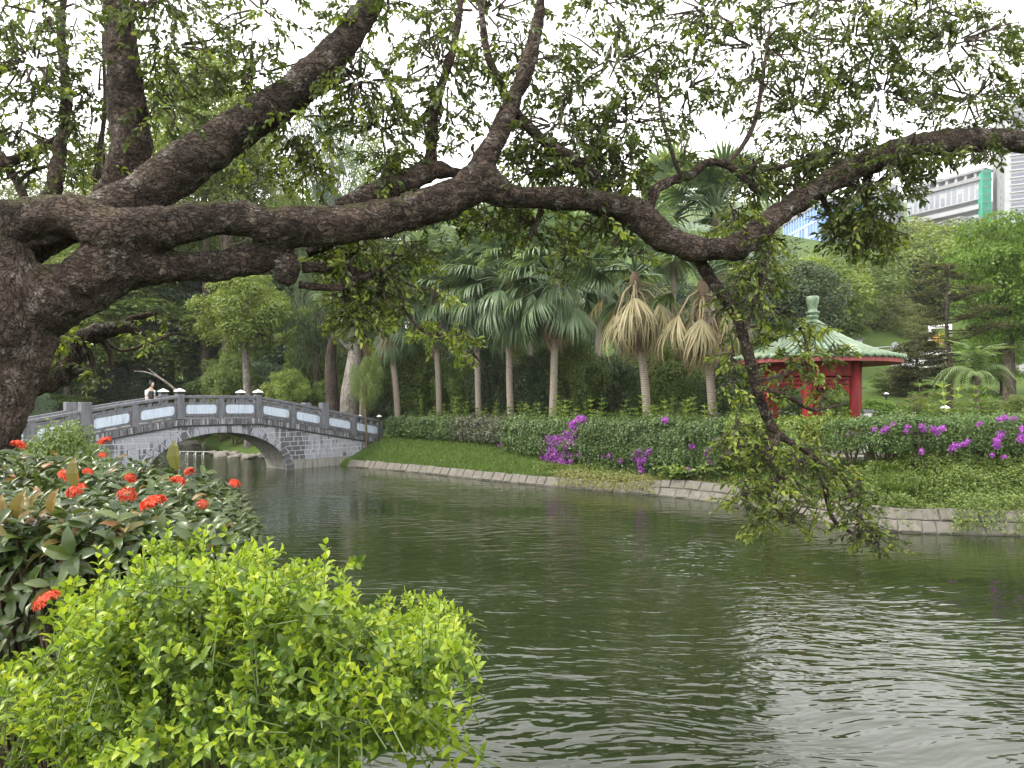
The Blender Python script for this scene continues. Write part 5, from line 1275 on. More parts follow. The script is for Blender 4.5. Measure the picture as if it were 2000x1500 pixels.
# ------------------------------------------------------------------ bank grass and plants
def scatter_bank(n, d0, d1, x0, x1, r):
    out = []; i = r.integers(0, len(hp), n*3); d = r.uniform(d0, d1, n*3); P = hp[i] + Nh[i]*d[:,None] + Th[i]*r.uniform(-.1,.1,(n*3,1)); x = 1000+F*P[:,0]/P[:,1]
    k = (x > x0) & (x < x1); P = P[k][:n]; P[:,2] = ground_z(P[:,0], P[:,1]); return P
r = np.random.default_rng(9)
P = scatter_bank(52000, .34, 4.4, 640, 2150, r); n = len(P)
far = P[:,1] > 21
L = np.where(far, r.uniform(.10,.24,n), r.uniform(.14,.36,n)); d = np.stack([r.normal(0,.45,n), r.normal(0,.45,n)-.12, np.ones(n)], 1)
link('bank_grass', leaves('bank_grass', P-np.array([0,0,.02]), d, rdir(n), L, np.where(far,.022,.018), T_BLADE, M['grass'])); tag(bpy.data.objects['bank_grass'], 'short green grass on the bank between the water wall and the hedge', 'grass', kind='stuff')
P = scatter_bank(7000, .30, 1.6, 1080, 1420, r); n = len(P); d = np.stack([r.normal(0,.6,n), r.normal(0,.6,n)-.3, np.ones(n)*.8], 1)
o = link('dry_grass', leaves('dry_grass', P, d, rdir(n), r.uniform(.12,.3,n), .02, T_BLADE, M['grass_dry'])); tag(o, 'straw tinged grass at the wall top below the purple blossoms', 'grass', kind='stuff')
def weed_patch(name, x0, x1, d0, d1, n, h, label, L=.07, mat='weed', seed=1, group=None, cat='weeds', hang=0.0):
    r = np.random.default_rng(seed); P = scatter_bank(n, d0, d1, x0, x1, r); m = len(P)
    lump = .55+.6*(hashn(np.stack([P[:,0]*2.3, P[:,1]*2.3, P[:,0]*0], 1), seed)+.6); zz = r.random(m)**.7*h*np.clip(lump,.25,1.3)
    P[:,2] += zz - hang*np.clip((.5-(np.full(m, .0))), 0, 1)*0
    nn = unit(np.array([0,-.25,1.0]) + r.normal(size=(m,3))*.5); d = unit(np.cross(nn, r.normal(size=(m,3))))
    o = link(name, leaves(name, P, d, nn, L*r.uniform(.7,1.4,m), L*.42, T_QUAD, M[mat])); tag(o, label, cat, group, 'stuff'); return o
weed_patch('bank_weeds', 1690, 2140, .35, 3.6, 30000, .55, 'tangled pale green weeds on the bank right of the grass clump', .10, 'weed', 2)
weed_patch('bank_weeds', 1560, 1720, .5, 3.6, 6000, .40, 'leafy weeds behind the hanging branch tips', .08, 'grass', 3)
weed_patch('bank_weeds', 1040, 1250, .45, 1.5, 6000, .30, 'low weeds on the wall top under the magenta blossoms', .09, 'weed', 4)
def spill(x0, x1, n, label, seed, up=.28, mat='weed'):
    r = np.random.default_rng(seed); P = scatter_bank(n, -.06, .42, x0, x1, r); m = len(P); d_ = pond_dist(P[:,:2]); xx = 1000+F*P[:,0]/P[:,1]; ed = np.minimum(1, np.minimum(xx-x0, x1-xx)/25)
    P[:,2] = .06 + np.clip(d_,0,1)/.42*.5 + r.random(m)*up*ed + .03; keep = r.random(m) < ed*.9+.1; P = P[keep]; m = len(P)
    nn = unit(np.array([0,-.6,.8]) + r.normal(size=(m,3))*.5); d = unit(np.cross(nn, r.normal(size=(m,3)))+np.array([0,-.2,-.5]))
    o = link('bank_weeds', leaves('bank_weeds', P, d, nn, .085*r.uniform(.7,1.4,m), .036, T_QUAD, M[mat])); tag(o, label, 'weeds', None, 'stuff')
spill(1850, 1975, 6500, 'weeds spilling over the wall down to the water', 5, .34)
spill(1975, 2110, 4500, 'weeds trailing over the wall past the bare stones', 18, .25)
spill(1740, 1800, 900, 'thin weeds between bare wall stones', 19, .2)
spill(1668, 1748, 2200, 'weeds drooping over the wall by the hanging branch tips', 15, .3, 'grass')
spill(1080, 1285, 5200, 'dry tangled weeds hanging over the wall under the purple blossoms', 16, .2, 'grass_dry')
spill(1420, 1560, 3000, 'shaded weeds hanging over the wall behind the hanging branch', 17, .3, 'hedge_yellow')
weed_patch('bank_weeds', 660, 1000, 2.2, 3.4, 5000, .12, 'clover patch under the clipped hedge', .07, 'grass', 6)
def plant(name, x, y, dist, label, h, w, nst, nl, L, W, mat, cat, arch=.6, seed=0):
    r = random.Random(seed); p, n, tt = hedge_at(x); i = int(np.argmin(np.abs((1000+F*hp[:,0]/hp[:,1])-x))); q = hp[i]+Nh[i]*dist
    t = empty(name, (q[0], q[1], gz(q[0], q[1]))); tag(t, label, cat); c = []; d = []; m = MB()
    for s in range(nst):
        a = r.uniform(0,6.28); e = Vector((math.cos(a)*w*r.uniform(.3,1), math.sin(a)*w*r.uniform(.3,1), h*r.uniform(.5,1))); P = catmull([(0,0,-.05), (e.x*.35,e.y*.35,e.z*.75), tuple(e)], 4); m.tube(P, [.012]*len(P), 4)
        for k in range(nl): 
            b = P[r.randrange(2,len(P))]; c.append(b); aa = r.uniform(0,6.28); d.append((math.cos(aa), math.sin(aa), r.uniform(-.4,.3)))
    m.build('stems', M['stem_green'], t); link('foliage', leaves('foliage', np.array(c), np.array(d), unit(np.array([0,-.2,1.0])+rng.normal(size=(len(c),3))*.35), L, W, T_LEAF, M[mat]), t)['kind'] = 'stuff'
plant('leafy_plant', 1300, 940, .7, 'fresh green leafy plant overhanging the stone wall', .75, .8, 46, 16, .17, .09, 'weed', 'plant', seed=2)
plant('leafy_plant', 1345, 930, 1.3, 'smaller green plant behind the overhanging leafy plant', .7, .6, 22, 14, .15, .08, 'weed', 'plant', seed=3)
def grass_clump(x, dist, label, n, h, seed):
    r = np.random.default_rng(seed); i = int(np.argmin(np.abs((1000+F*hp[:,0]/hp[:,1])-x))); q = hp[i]+Nh[i]*dist; t = empty('grass_clump', (q[0], q[1], gz(q[0],q[1]))); tag(t, label, 'grass')
    V = []; Fa = []; rn = []
    for k in range(n):
        a = r.uniform(0,6.28); L = h*r.uniform(.6,1.15); o = np.array((r.normal(0,.10), r.normal(0,.10), -.03)); pos = o; dv = np.array((math.cos(a)*.35, math.sin(a)*.35, 1.0)); s = np.array((-math.sin(a), math.cos(a), 0))*.011; b = len(V)
        for j in range(6):
            w_ = s*(1-.17*j); V += [pos+w_, pos-w_]; dv = dv/np.linalg.norm(dv); pos = pos+dv*L/5; dv = dv+np.array((math.cos(a)*.16, math.sin(a)*.16, -.30*(j/3)))
        for j in range(5): Fa.append((b+2*j, b+2*j+1, b+2*j+3, b+2*j+2)); rn.append(r.random())
    link('blades', np_mesh('blades', np.array(V), np.array(Fa), M['grass'], rn), t)['kind'] = 'stuff'
grass_clump(1735, 1.5, 'big tuft of long arching bright green grass on the bank', 520, .95, 1)
grass_clump(1700, 2.1, 'second tuft of long grass behind the big tuft', 300, .8, 2)
grass_clump(1610, 2.6, 'tuft of long grass behind the hanging branch', 260, .75, 3)
# ------------------------------------------------------------------ the old tree over the water
def Yl(x): return 5.5 + max(-200, x)*.00105
root = px(-175, 1190, 5.4); root.z = gz(root.x, root.y)
ft = empty('old_tree', tuple(root)); tag(ft, 'old leaning tree with thick rough limbs reaching across the whole pond view', 'tree')
def limb(pts, dy=0.0, sub=4, jit=.0):
    Q = []; 
    for p in pts:
        Y = Yl(p[0]) + dy + (p[3] if len(p) > 3 else 0); v = px(p[0], p[1], Y); Q.append((v.x-root.x, v.y-root.y, v.z-root.z, p[2]/F*Y))
    C = catmull(Q, sub); return C[:,:3], np.maximum(C[:,3], .004)
LIMBS = [
 ([(-190,1260,150),(-175,1190,125),(-130,1050,98),(-92,900,92),(-32,750,93),(8,660,94),(50,600,82),(140,570,57),(235,529,46),(330,522,33),(420,520,30),(500,503,30),(560,478,26)], 0),
 ([(-30,700,85),(-25,600,90),(-15,520,78),(-10,455,55),(70,422,40),(140,420,42),(205,450,46),(262,452,42),(345,440,39),(425,425,35),(485,428,35),(550,445,42),(650,440,38),(740,428,37),(820,408,37),(900,378,36),(938,358,40),(1000,381,23),(1080,386,22),(1160,392,24),(1232,412,28),(1282,450,30),(1335,480,27),(1400,487,22),(1440,482,26),(1475,452,24),(1535,408,22),(1620,355,24),(1700,315,24),(1790,285,24),(1900,272,22),(2000,280,20),(2110,290,18)], -.12),
 ([(150,565,50),(205,505,46),(245,458,40)], -.06),
 ([(-60,540,70),(20,498,44),(85,462,36),(150,445,30),(200,435,30)], .35),
 ([(150,455,34),(195,420,40),(250,395,42),(330,345,46),(400,298,42),(470,248,38),(560,190,34),(650,110,30),(720,10,24),(760,-90,18)], .28),
 ([(205,400,30),(235,370,34),(250,320,37),(254,250,36),(240,120,31),(228,-60,26)], .75),
 ([(80,400,12),(105,370,13),(112,320,13),(118,285,12),(130,200,11),(120,60,9),(128,-70,7)], 1.3),
 ([(915,370,30),(930,345,30),(945,312,24),(966,280,21),(1000,200,18),(1040,95,14),(1062,-40,10)], -.10),
 ([(545,490,26),(558,515,24),(562,538,22),(570,556,11)], -.02),
]
mb = MB()
for pts, dy in LIMBS:
    C, rd = limb(pts, dy, 5); mb.tube(C, rd, 14)
tr = mb.build('trunk', M['bark'], ft, True)
m = tr.modifiers.new('remesh', 'REMESH'); m.mode = 'VOXEL'; m.voxel_size = .022; m.use_smooth_shade = True
m = tr.modifiers.new('smooth', 'SMOOTH'); m.iterations = 7; m.factor = .5
tx = bpy.data.textures.new('lumps', 'CLOUDS'); tx.noise_scale = .22; tx.noise_depth = 3
m = tr.modifiers.new('displace', 'DISPLACE'); m.texture = tx; m.strength = .085; m.mid_level = .5; m.texture_coords = 'LOCAL'
tx2 = bpy.data.textures.new('ridges', 'CLOUDS'); tx2.noise_scale = .05; tx2.noise_depth = 2
m = tr.modifiers.new('displace2', 'DISPLACE'); m.texture = tx2; m.strength = .026; m.mid_level = .5; m.texture_coords = 'LOCAL'
SEC = [   # secondary limbs: picture points with half width, depth offset
 ([(660,405,13),(720,382,22),(790,357,23),(842,332,21),(890,338,10),(932,345,10)], .25),
 ([(838,335,15),(842,300,12),(850,210,10),(885,95,8),(900,0,6),(905,-70,4)], .28),
 ([(1185,385,15),(1152,337,13),(1110,305,12),(1066,278,11),(1005,215,10),(955,115,8),(940,20,6),(925,-70,4)], .05),
 ([(1262,425,13),(1280,372,11),(1320,350,9),(1350,341,9),(1382,318,8),(1420,322,8),(1452,347,7),(1482,378,5)], .05),
 ([(1418,321,5),(1447,290,5),(1475,235,5),(1490,150,4),(1505,40,2)], .05),
 ([(1330,345,5),(1318,315,4),(1308,280,4),(1290,220,3),(1280,120,2)], .05),
 ([(1455,335,6),(1500,330,5),(1560,318,4),(1610,295,3)], .2),
 ([(1352,485,13),(1385,540,12),(1412,578,12),(1440,622,10),(1458,680,11),(1470,722,11),(1482,772,10),(1502,822,10),(1522,850,8),(1560,872,6),(1592,897,6),(1610,950,5),(1626,1012,4),(1662,1040,3),(1702,1058,2)], .1),
 ([(1518,848,8),(1512,868,7),(1490,882,6),(1497,905,5),(1521,930,5),(1502,962,4),(1512,990,3)], .1),
 ([(1476,745,6),(1500,762,5),(1540,775,5),(1578,797,4),(1600,800,3),(1650,788,2)], .15),
 ([(1475,745,4),(1520,735,3),(1570,718,2)], .2),
 ([(1520,930,4),(1560,945,3),(1600,975,2)], .05),
 ([(1590,895,4),(1640,930,3),(1670,975,2)], .25),
 ([(1500,490,4),(1492,540,4),(1470,600,4),(1456,645,4)], .0),
 ([(40,752,22),(75,748,24),(112,736,23),(140,712,21),(152,682,19),(175,656,19),(215,644,15),(250,640,11),(287,662,6)], .9),
 ([(165,668,12),(200,655,11),(235,636,9),(262,622,7),(300,612,5)], 1.0),
 ([(160,682,6),(176,692,6),(180,715,5),(172,733,3)], .95),
 ([(200,665,5),(215,690,5),(219,722,4)], 1.0),
 ([(200,662,5),(240,685,3),(300,668,3),(340,650,2)], 1.1),
 ([(590,522,11),(640,522,10),(666,515,10),(690,532,9),(688,556,8),(640,562,7),(584,556,8)], .1),
 ([(600,495,9),(645,474,11),(690,445,9)], .3),
 ([(690,545,6),(720,538,5),(745,528,4),(772,545,4),(786,590,4),(806,625,4),(835,652,3),(885,668,2)], .1),
 ([(770,540,3),(810,560,2),(850,565,2)], .2),
 ([(1240,415,5),(1215,450,4),(1195,480,3)], .1),
 ([(1060,390,6),(1050,430,5),(1035,470,4)], .15),
 ([(-20,330,12),(30,312,10),(75,292,9),(130,262,8)], 1.5),
 ([(0,300,8),(30,350,8),(55,400,8)], 1.6),
 ([(40,352,4),(60,335,4),(90,325,4)], 1.6),
 ([(188,380,6),(190,330,6),(196,288,5),(205,200,4),(200,60,2)], 1.4),
 ([(1700,318,10),(1690,370,7),(1700,420,5),(1690,470,3)], .15),
 ([(1600,370,7),(1622,420,5),(1650,465,4)], .15),
]
for pts, dy in SEC:
    C, rd = limb(pts, dy, 5); b = MB(); rd = rd*(1+.10*np.sin(np.arange(len(rd))*1.9))
    b.tube(C, rd, 10).build('branch', M['bark'] if pts[1][2] > 8 else M['bark_thin'], ft, True)
# foliage sprays: centre, half size, sprays, depth offset, brightness (share of young leaves), anchor
REG = [
 (60,330,110,55,20,1.6,.15),(190,320,70,45,14,1.5,.15),(40,250,120,60,26,1.5,.1),(180,190,120,80,34,1.4,.1),(60,120,140,90,40,1.4,.1),
 (330,200,120,80,26,.8,.2),(330,90,140,80,34,.8,.15),(600,320,62,60,26,.6,.75),(560,235,90,60,24,.6,.4),(500,330,40,50,9,.9,.5),(500,140,120,70,32,.6,.2),
 (770,325,62,45,20,.5,.35),(740,250,100,60,30,.5,.25),(700,150,120,70,36,.4,.15),(870,230,80,60,22,.3,.2),(860,120,110,70,34,.3,.15),
 (1010,315,70,40,16,.5,.1),(1060,310,70,40,26,.4,.15),(1130,320,70,50,34,.4,.15),(1215,320,80,50,36,.35,.15),(1210,375,60,40,16,.35,.2),(1090,240,110,60,36,.35,.1),
 (1230,230,110,60,40,.3,.1),(1030,130,130,70,42,.3,.1),(1200,120,130,70,44,.3,.1),(1340,170,100,70,24,.3,.1),(1340,290,40,35,5,.3,.1),
 (1040,440,90,42,30,.5,.15),(1100,490,40,55,12,.4,.35),(960,425,60,34,12,.5,.2),(1190,445,90,34,20,.5,.2),(1250,485,50,20,4,.5,.2),(880,430,60,30,12,.6,.2),
 (1475,345,48,52,20,.3,.1),(1440,430,55,40,16,.3,.75),(1560,310,90,50,34,.3,.1),(1560,360,60,40,16,.3,.1),(1640,300,80,45,30,.2,.1),(1550,200,130,80,52,.3,.1),(1720,180,130,80,50,.2,.1),(1900,190,130,80,52,.1,.1),
 (1480,90,130,70,34,.3,.1),(1660,80,140,70,42,.2,.1),(1860,80,150,70,46,.1,.1),
 (1690,400,62,48,34,.1,.15),(1665,445,62,42,28,.15,.15),(1700,465,45,45,20,.1,.15),(1625,415,30,30,6,.15,.25),(1745,345,70,50,32,-.05,.1),(1780,300,75,28,22,-.1,.1),(1740,460,28,30,7,.1,.5),(1930,296,70,14,14,-.4,.1),
 (1485,530,48,50,22,.2,.45),(1490,465,34,36,9,.2,.6),(1440,590,45,50,11,.2,.5),(1490,630,60,55,15,.2,.55),(1560,640,55,30,10,.2,.7),(1580,690,50,35,8,.2,.6),(1550,720,60,42,10,.2,.6),(1435,700,40,60,8,.2,.6),(1430,750,30,30,4,.2,.9),(1640,690,24,30,4,.2,.5),(1490,780,50,30,8,.2,.4),(1600,760,50,30,6,.2,.5),
 (1470,880,58,50,20,.15,.6),(1440,850,40,40,10,.15,.7),(1455,960,45,35,15,.15,.8),(1515,960,75,45,20,.1,.65),(1540,1010,60,28,12,.1,.65),(1570,900,50,40,18,.15,.45),(1620,930,62,50,17,.2,.55),(1660,960,60,42,15,.2,.5),(1680,1020,60,34,15,.1,.5),(1710,1055,50,25,10,.1,.45),(1480,1030,35,14,5,.1,.9),
 (700,500,60,38,24,.4,.5),(740,560,58,55,34,.4,.35),(680,570,45,45,20,.4,.55),(700,630,50,35,18,.4,.3),(800,500,55,35,16,.4,.5),(640,500,40,30,8,.5,.5),(850,650,42,28,11,.1,.95),(900,660,28,22,6,.1,.95),(925,690,14,12,2,.1,.95),(860,560,30,20,3,.2,.9),(780,620,25,25,3,.2,.6),
 (115,680,36,48,22,1.0,.75),(180,720,30,20,4,1.0,.3),(300,640,60,30,8,1.2,.3),] + [(90+215*k, 0 if k % 2 else 20, 125, 52, (16,24,14,26,22,20,26,24,28)[k], .4, .1) for k in range(9)]
rr_ = np.random.default_rng(21); cs, ds, ns, Ls, bright = [], [], [], [], []; tw = MB()
for (x, y, rx, ry, n, dy, br_f) in REG:
    if n == 0: continue
    n = int(n*(1.9 if y < 520 else 1.6))
    ctr = px(x, y, Yl(x)+dy)
    for k in range(n):
        a = rr_.uniform(0,6.283); q = math.sqrt(rr_.random()); xx = x + math.cos(a)*q*rx; yy = y + math.sin(a)*q*ry
        p = np.array(px(xx, yy, Yl(x)+dy+rr_.normal(0,.32))) - np.array(root); isb = rr_.random() < br_f
        ax = np.array((math.cos(a)*.8+rr_.normal(0,.4), rr_.normal(0,.5), -.25+rr_.normal(0,.35))); ax /= np.linalg.norm(ax)
        Ltw = rr_.uniform(.16,.30); m_ = rr_.integers(9,15)
        P0 = p - ax*Ltw*.5; P1 = p + ax*Ltw*.5 - np.array((0,0,.05)); tw.tube([P0, (P0+P1)/2+np.array((0,0,.02)), P1], [.006,.005,.003], 4, False)
        c_ = np.array(ctr)-np.array(root)
        if rr_.random() < .28: tw.tube([c_+(p-c_)*.25, c_+(P0-c_)*.7+rr_.normal(0,.04,3), P0], [.012,.009,.006], 5, False)
        for j in range(m_):
            u = .15+.85*j/(m_-1); b = P0+(P1-P0)*u; an = j*2.4+rr_.uniform(-.4,.4)
            s1 = np.cross(ax, (0,0,1.0)); s1 /= max(1e-6, np.linalg.norm(s1)); s2 = np.cross(s1, ax)
            d = ax*(.35+.5*u) + s1*math.cos(an)*.9 + s2*math.sin(an)*.5 + np.array((0,0,-.22))
            cs.append(b); ds.append(d); ns.append(np.array((0,0,1.0))*.8+rr_.normal(0,.45,3)); Ls.append(rr_.uniform(.048,.082)); bright.append(isb)
tw.build('twigs', M['bark_thin'], ft)['kind'] = 'stuff'
cs = np.array(cs); ds = np.array(ds); ns = np.array(ns); Ls = np.array(Ls); bright = np.array(bright)
def leaf_parts(parent, cs, ds, ns, Ls, asp, mat, count, origin, seed, mesh_T=T_LEAF):
    """the leaves that show largest become parts of their own; returns a mask of the rest"""
    wpos = cs + np.array(origin); scr = Ls/wpos[:,1]; X = 1000+F*wpos[:,0]/wpos[:,1]; Yp = HZ-(wpos[:,2]-EYE)/wpos[:,1]*F
    ok = (X > 0) & (X < 2000) & (Yp > 290) & (Yp < 1490); idx_ = np.where(ok)[0]; r_ = np.random.default_rng(seed)
    key = scr[idx_]*r_.uniform(.6,1.0,len(idx_)); pick = idx_[np.argsort(-key)[:count]]
    t_, f_ = mesh_T; me = bpy.data.meshes.new('leaf'); me.from_pydata([(a, b*asp, c) for a, b, c in t_], [], [tuple(q) for q in f_]); me.update(); me.materials.append(mat)
    for i in pick:
        d = Vector(ds[i]).normalized(); s = Vector(ns[i]).cross(d).normalized(); n = d.cross(s); o = link('leaf', me, parent); L_ = Ls[i]
        o.matrix_local = Matrix(((d.x*L_, s.x*L_, n.x*L_, cs[i][0]), (d.y*L_, s.y*L_, n.y*L_, cs[i][1]), (d.z*L_, s.z*L_, n.z*L_, cs[i][2]), (0,0,0,1)))
    rest = np.ones(len(cs), bool); rest[pick] = False; return rest
b_ = np.where(bright)[0]; a_ = np.where(~bright)[0]
rest_b = leaf_parts(ft, cs[b_], ds[b_], ns[b_], Ls[b_], .48, M['fg_bright'], 140, root, 1); rest_a = leaf_parts(ft, cs[a_], ds[a_], ns[a_], Ls[a_], .48, M['fg_leaf'], 150, root, 2)
b_ = b_[rest_b]; a_ = a_[rest_a]
link('young_foliage', leaves('young_foliage', cs[b_], ds[b_], ns[b_], Ls[b_], Ls[b_]*.48, T_LEAF, M['fg_bright']), ft)['kind'] = 'stuff'
link('foliage', leaves('foliage', cs[a_], ds[a_], ns[a_], Ls[a_], Ls[a_]*.48, T_LEAF, M['fg_leaf']), ft)['kind'] = 'stuff'

# ------------------------------------------------------------------ red flowered shrub, lower left
def top_curve(pts, dy=0):
    X = [p[0] for p in pts]; Y_ = [p[1]+dy for p in pts]; return lambda x: float(np.interp(x, X, Y_))
ix_top = top_curve([(-300,850),(0,875),(60,868),(130,882),(230,885),(300,905),(350,915),(420,925),(470,965),(500,1010),(520,1060),(540,1200)])
ro = px(150, HZ, 3.4); ro.z = gz(ro.x, ro.y); ix = empty('flowering_shrub', tuple(ro)); tag(ix, 'dark glossy shrub with red flower heads and some browned leaves', 'shrub')
r = np.random.default_rng(31); c1, d1, n1, l1 = [], [], [], []; c2, d2, n2, l2 = [], [], [], []; st = MB()
def rosette(p, ax, nlv, L0, old=False):
    s1 = np.cross(ax, (.3,.9,.1)); s1 /= np.linalg.norm(s1); s2 = np.cross(ax, s1)
    for j in range(nlv):
        a = j*2.4+r.uniform(-.3,.3); rad_ = s1*math.cos(a)+s2*math.sin(a); u = j/max(1,nlv-1)
        d = rad_*(1.0-.25*u) + ax*(-.15+.75*u) + np.array((0,0,-.18)); n = ax*.9 - rad_*(.2+.4*u) + r.normal(0,.18,3)
        b = p - ax*(1-u)*.10; L = L0*r.uniform(.7,1.15)
        if old or r.random() < .045: c2.append(b); d2.append(d); n2.append(n); l2.append(L)
        else: c1.append(b); d1.append(d); n1.append(n); l1.append(L)
surf = []
for k in range(1150):
    x = r.uniform(-260,530); Y = r.uniform(2.55,4.9); yt = ix_top(x); f_ = r.random()
    back = (Y-2.55)/2.35
    ytop = yt + (1-back)*r.uniform(120,170) + abs(r.normal(0,14))
    z = EYE-(ytop-HZ)/F*Y
    if f_ < .28: Y = 2.5+r.random()*.35; z = EYE-(yt+r.uniform(120,560)-HZ)/F*Y
    q = px(x, HZ, Y); q.z = max(z, 1.95)
    surf.append((np.array(q)-np.array(ro), Y, f_ < .28))
for p, Y, front in surf:
    ax = np.array((r.normal(0,.35), -.25-(.55 if front else 0)+r.normal(0,.3), 1.0 if not front else .6)); ax /= np.linalg.norm(ax)
    rosette(p, ax, r.integers(7,11), .088, r.random() < .02)
    if r.random() < .55:
        e = np.array((p[0]*.55+r.normal(0,.1), p[1]*.5+.1, .05)); st.tube([e, (e+p)/2+np.array((p[0]*.12,0,.05)), p-ax*.02], [.016,.012,.006], 5, False)
# a few leaves and rosettes the picture shows singly
for x, y, L in ((32,1000,.15),(12,1018,.17),(150,938,.15),(100,990,.13),(345,905,.15),(120,1040,.12),(148,1055,.12),(235,1035,.09)):
    q = np.array(px(x, y+14, 2.62))-np.array(ro); c2.append(q); d2.append((r.normal(0,.2), -.1, 1)); n2.append((r.normal(0,.3), -1, .25)); l2.append(L*.78)
rosette(np.array(px(140,1085,2.5))-np.array(ro), np.array((.1,-.8,.55)), 11, .115)
st.build('stems', M['stem_brown'], ix)['kind'] = 'stuff'
c1, d1, n1, l1 = map(np.array, (c1, d1, n1, l1)); c2, d2, n2, l2 = map(np.array, (c2, d2, n2, l2))
ra = leaf_parts(ix, c1, d1, n1, l1, .42, M['ixora_leaf'], 230, ro, 3); rb = leaf_parts(ix, c2, d2, n2, l2, .45, M['ixora_old'], 60, ro, 4)
link('foliage', leaves('foliage', c1[ra], d1[ra], n1[ra], l1[ra], l1[ra]*.42, T_LEAF, M['ixora_leaf']), ix)['kind'] = 'stuff'
link('browned_foliage', leaves('browned_foliage', c2[rb], d2[rb], n2[rb], l2[rb], l2[rb]*.45, T_LEAF, M['ixora_old']), ix)['kind'] = 'stuff'
def flower_mesh(seed):
    q = np.random.default_rng(seed); n = 70; u = unit(q.normal(size=(n,3))); u[:,2] = np.abs(u[:,2])*.8+.05; u = unit(u); c = []; d = []; nn = []
    for k in range(n):
        s1 = unit(np.cross(u[k], (.2,.5,.8))); s2 = np.cross(u[k], s1)
        for j in range(4):
            a = j*1.5708+k; c.append(u[k]*np.array((.055,.055,.035))*q.uniform(.8,1.05)); d.append(s1*math.cos(a)+s2*math.sin(a)+u[k]*.35); nn.append(u[k])
    c, d, nn = map(np.array, (c, d, nn)); return leaves('flower_head', c, d, nn, .018, .012, T_QUAD, M['red_petal'], np.repeat(q.random(n), 4))
FH = [flower_mesh(k) for k in range(3)]
for i, (x, y, Y, s) in enumerate(((133,931,2.95,1.15),(300,985,2.75,1.35),(248,968,2.85,1.05),(255,935,3.3,.8),(347,941,3.2,1.0),(205,863,3.9,1.0),(36,870,3.7,1.0),(458,945,3.3,.75),(150,960,2.8,1.1),(370,922,3.4,.7),(395,985,3.1,.7),(93,1176,2.35,1.2),(172,922,3.5,.7),(172,1020,2.7,.75),(200,890,3.8,.6))):
    o = link('flower_head', FH[i%3], ix); s *= .62; o.location = px(x, y, Y)-ro; o.scale = (s,s,s); o.rotation_euler = (R(35)+random.uniform(-.3,.3), random.uniform(-.3,.3), random.uniform(0,6))

# leafy green bush by the bridge end, behind the red flowered shrub
lb = px(150, HZ, 13.5); lb.z = gz(lb.x, lb.y); lbo = empty('leafy_bush', tuple(lb)); tag(lbo, 'plain green bush hiding the near end of the bridge', 'shrub')
me_, C_, R_l = CR['broad'][0]; o = link('crown', me_, lbo); set_mat(o, M['tree_mid']); zt_ = zpx(838,13.5)-lb.z; o.location = (-.35, 0, zt_*.45); o.scale = (1.15, .9, zt_*.62)
mb = MB(); [mb.tube([(random.uniform(-.1,.1),0,-.1),(random.uniform(-.4,.2),0,zt_*.4),(random.uniform(-1.1,.6),random.uniform(-.3,.3),zt_*.8)], [.03,.02,.008], 5) for _ in range(9)]; mb.build('stems', M['stem_brown'], lbo)
# ------------------------------------------------------------------ golden green shrub in front
gd_top = top_curve([(60,1260),(110,1215),(160,1160),(215,1085),(280,1050),(330,1042),(400,1045),(470,1052),(520,1075),(580,1100),(640,1110),(700,1150),(760,1180),(830,1205),(880,1225),(910,1290),(935,1400),(950,1560)], -18)
gd_right = lambda y: float(np.interp(y, [1100,1212,1290,1400,1560], [900,905,880,790,640])); gd_left = lambda y: float(np.interp(y, [1100,1212,1350,1560], [20,110,150,170]))
ro = px(480, HZ, 2.1); ro.z = gz(ro.x, ro.y); gs = empty('golden_shrub', tuple(ro)); tag(gs, 'bright yellow green small leaved shrub in front of the water', 'shrub')
r = np.random.default_rng(41); c1, d1, n1, l1, isl = [], [], [], [], []; st = MB()
def sprig(p, ax, n, L0, step, low):
    ax = ax/np.linalg.norm(ax); s1 = np.cross(ax, (.2,.97,.1)); s1 /= np.linalg.norm(s1); s2 = np.cross(ax, s1); base = p - ax*step*n
    st.tube([base - ax*.06, p], [.0022,.0012], 4, False)
    ph = r.uniform(0,3.14)
    for j in range(n):
        b = base + ax*step*j
        for k in (0, 1):
            a = ph + j*1.5708 + k*3.1416 + r.uniform(-.25,.25); rad_ = s1*math.cos(a)+s2*math.sin(a); u = j/max(1, n-1)
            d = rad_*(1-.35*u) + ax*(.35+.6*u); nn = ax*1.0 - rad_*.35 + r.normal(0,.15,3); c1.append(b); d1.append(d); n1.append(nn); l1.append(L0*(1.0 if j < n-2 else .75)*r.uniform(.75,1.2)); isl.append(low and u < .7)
ntop = 0
while ntop < 92:                              # leafy shoots: clusters of sprigs that point one way, dark gaps between them
    x0 = r.uniform(40,865); Y0 = r.uniform(1.75,2.75); back = Y0-1.75
    y0 = gd_top(x0) + 24*math.sin(x0*.021)+18*math.sin(x0*.057+1) + (1-back)*r.uniform(60,240) - (r.uniform(5,40) if r.random() < .3 else 0)
    if x0 > gd_right(y0) or y0 > 1600: continue
    ntop += 1; ax0 = np.array((r.normal(0,.55), -.35+r.normal(0,.4), .9))
    for q in range(r.integers(6,11)):
        x = x0 + r.normal(0,26); yt = y0 + abs(r.normal(0,26)); Y = Y0 + r.normal(0,.05)
        sprig(np.array(px(x, yt, Y))-np.array(ro), ax0 + r.normal(0,.28,3), r.integers(5,10), .036*r.uniform(.8,1.2), .022, r.random() < .25)
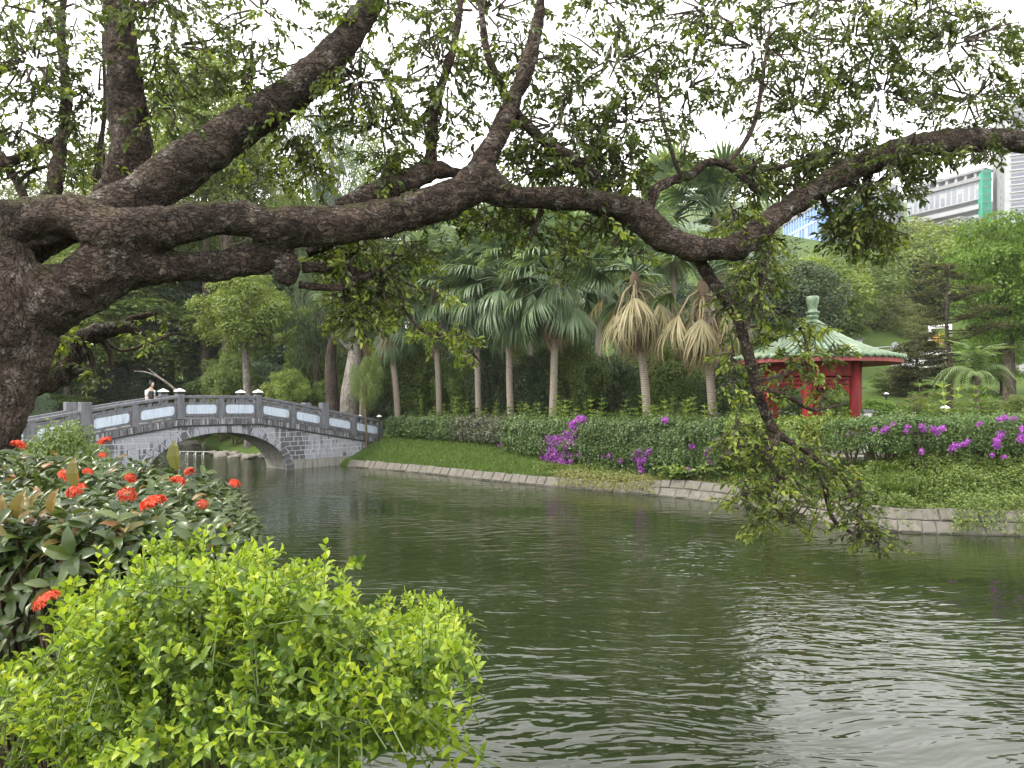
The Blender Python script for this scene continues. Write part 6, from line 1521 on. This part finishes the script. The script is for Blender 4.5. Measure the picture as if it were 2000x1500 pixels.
for x, y, Y, n in ((637,1048,2.3,10),(860,1148,2.0,8),(330,1012,2.5,8),(405,1022,2.5,7),(300,1035,2.45,8),(455,1060,2.3,7),(520,1060,2.35,7),(575,1085,2.2,8),(205,1068,2.3,8),(190,1060,2.3,7),(700,1130,2.2,7),(760,1160,2.1,6),(130,1165,2.2,7)):
    sprig(np.array(px(x,y,Y))-np.array(ro), np.array((r.normal(0,.12), -.05, 1.0)), n, .042, .026, False)
for k in range(640):                          # side towards the camera and the water
    x = r.uniform(30,935); yt = gd_top(x) + 60 + 520*r.random()**1.3
    if x > gd_right(yt)+10 or x < gd_left(yt): continue
    if yt > 1640: continue
    Y = np.clip(1.95-.0006*(yt-gd_top(x)) + r.normal(0,.10), 1.45, 2.3); p = np.array(px(x, yt, Y))-np.array(ro)
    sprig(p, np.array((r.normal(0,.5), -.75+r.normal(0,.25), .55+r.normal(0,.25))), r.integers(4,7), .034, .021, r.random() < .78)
for k in range(520):                          # inner, lower leaves
    x = r.uniform(80,900); Y = r.uniform(1.9,2.8); yt = gd_top(x)+r.uniform(120,420)
    if x > gd_right(yt)-40: continue
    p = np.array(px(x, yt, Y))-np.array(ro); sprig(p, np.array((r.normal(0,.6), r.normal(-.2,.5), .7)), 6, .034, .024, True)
for k in range(40):
    x = r.uniform(150,560); Y = r.uniform(2.0,2.6); q = np.array(px(x, gd_top(x)+60, Y))-np.array(ro); e = np.array((q[0]*.6, q[1]*.4, -.05)); st.tube([e, (e+q)/2+r.normal(0,.05,3), q], [.008,.006,.003], 5, False)
st.build('stems', M['stem_green'], gs)['kind'] = 'stuff'
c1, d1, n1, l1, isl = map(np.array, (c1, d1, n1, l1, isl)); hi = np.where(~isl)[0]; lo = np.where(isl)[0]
ra = leaf_parts(gs, c1[hi], d1[hi], n1[hi], l1[hi], .55, M['gold_leaf'], 290, ro, 5); hi = hi[ra]
link('foliage', leaves('foliage', c1[hi], d1[hi], n1[hi], l1[hi], l1[hi]*.55, T_LEAF, M['gold_leaf']), gs)['kind'] = 'stuff'
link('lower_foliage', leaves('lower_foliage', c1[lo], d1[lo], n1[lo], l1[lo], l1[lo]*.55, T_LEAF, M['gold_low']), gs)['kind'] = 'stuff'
# ------------------------------------------------------------------ haze
t = NT('haze'); pvn = t.n('ShaderNodeVolumePrincipled'); pvn.inputs['Color'].default_value = (.93,.95,.98,1); pvn.inputs['Density'].default_value = .00022; pvn.inputs['Anisotropy'].default_value = .2
t.l(pvn.outputs[0], t.out.inputs['Volume'])
tag(MB().box(-650, 760, -120, 700, -3, 185).build('haze', t.m), 'thin pale haze filling the air over the pond and hill', 'haze', kind='stuff')
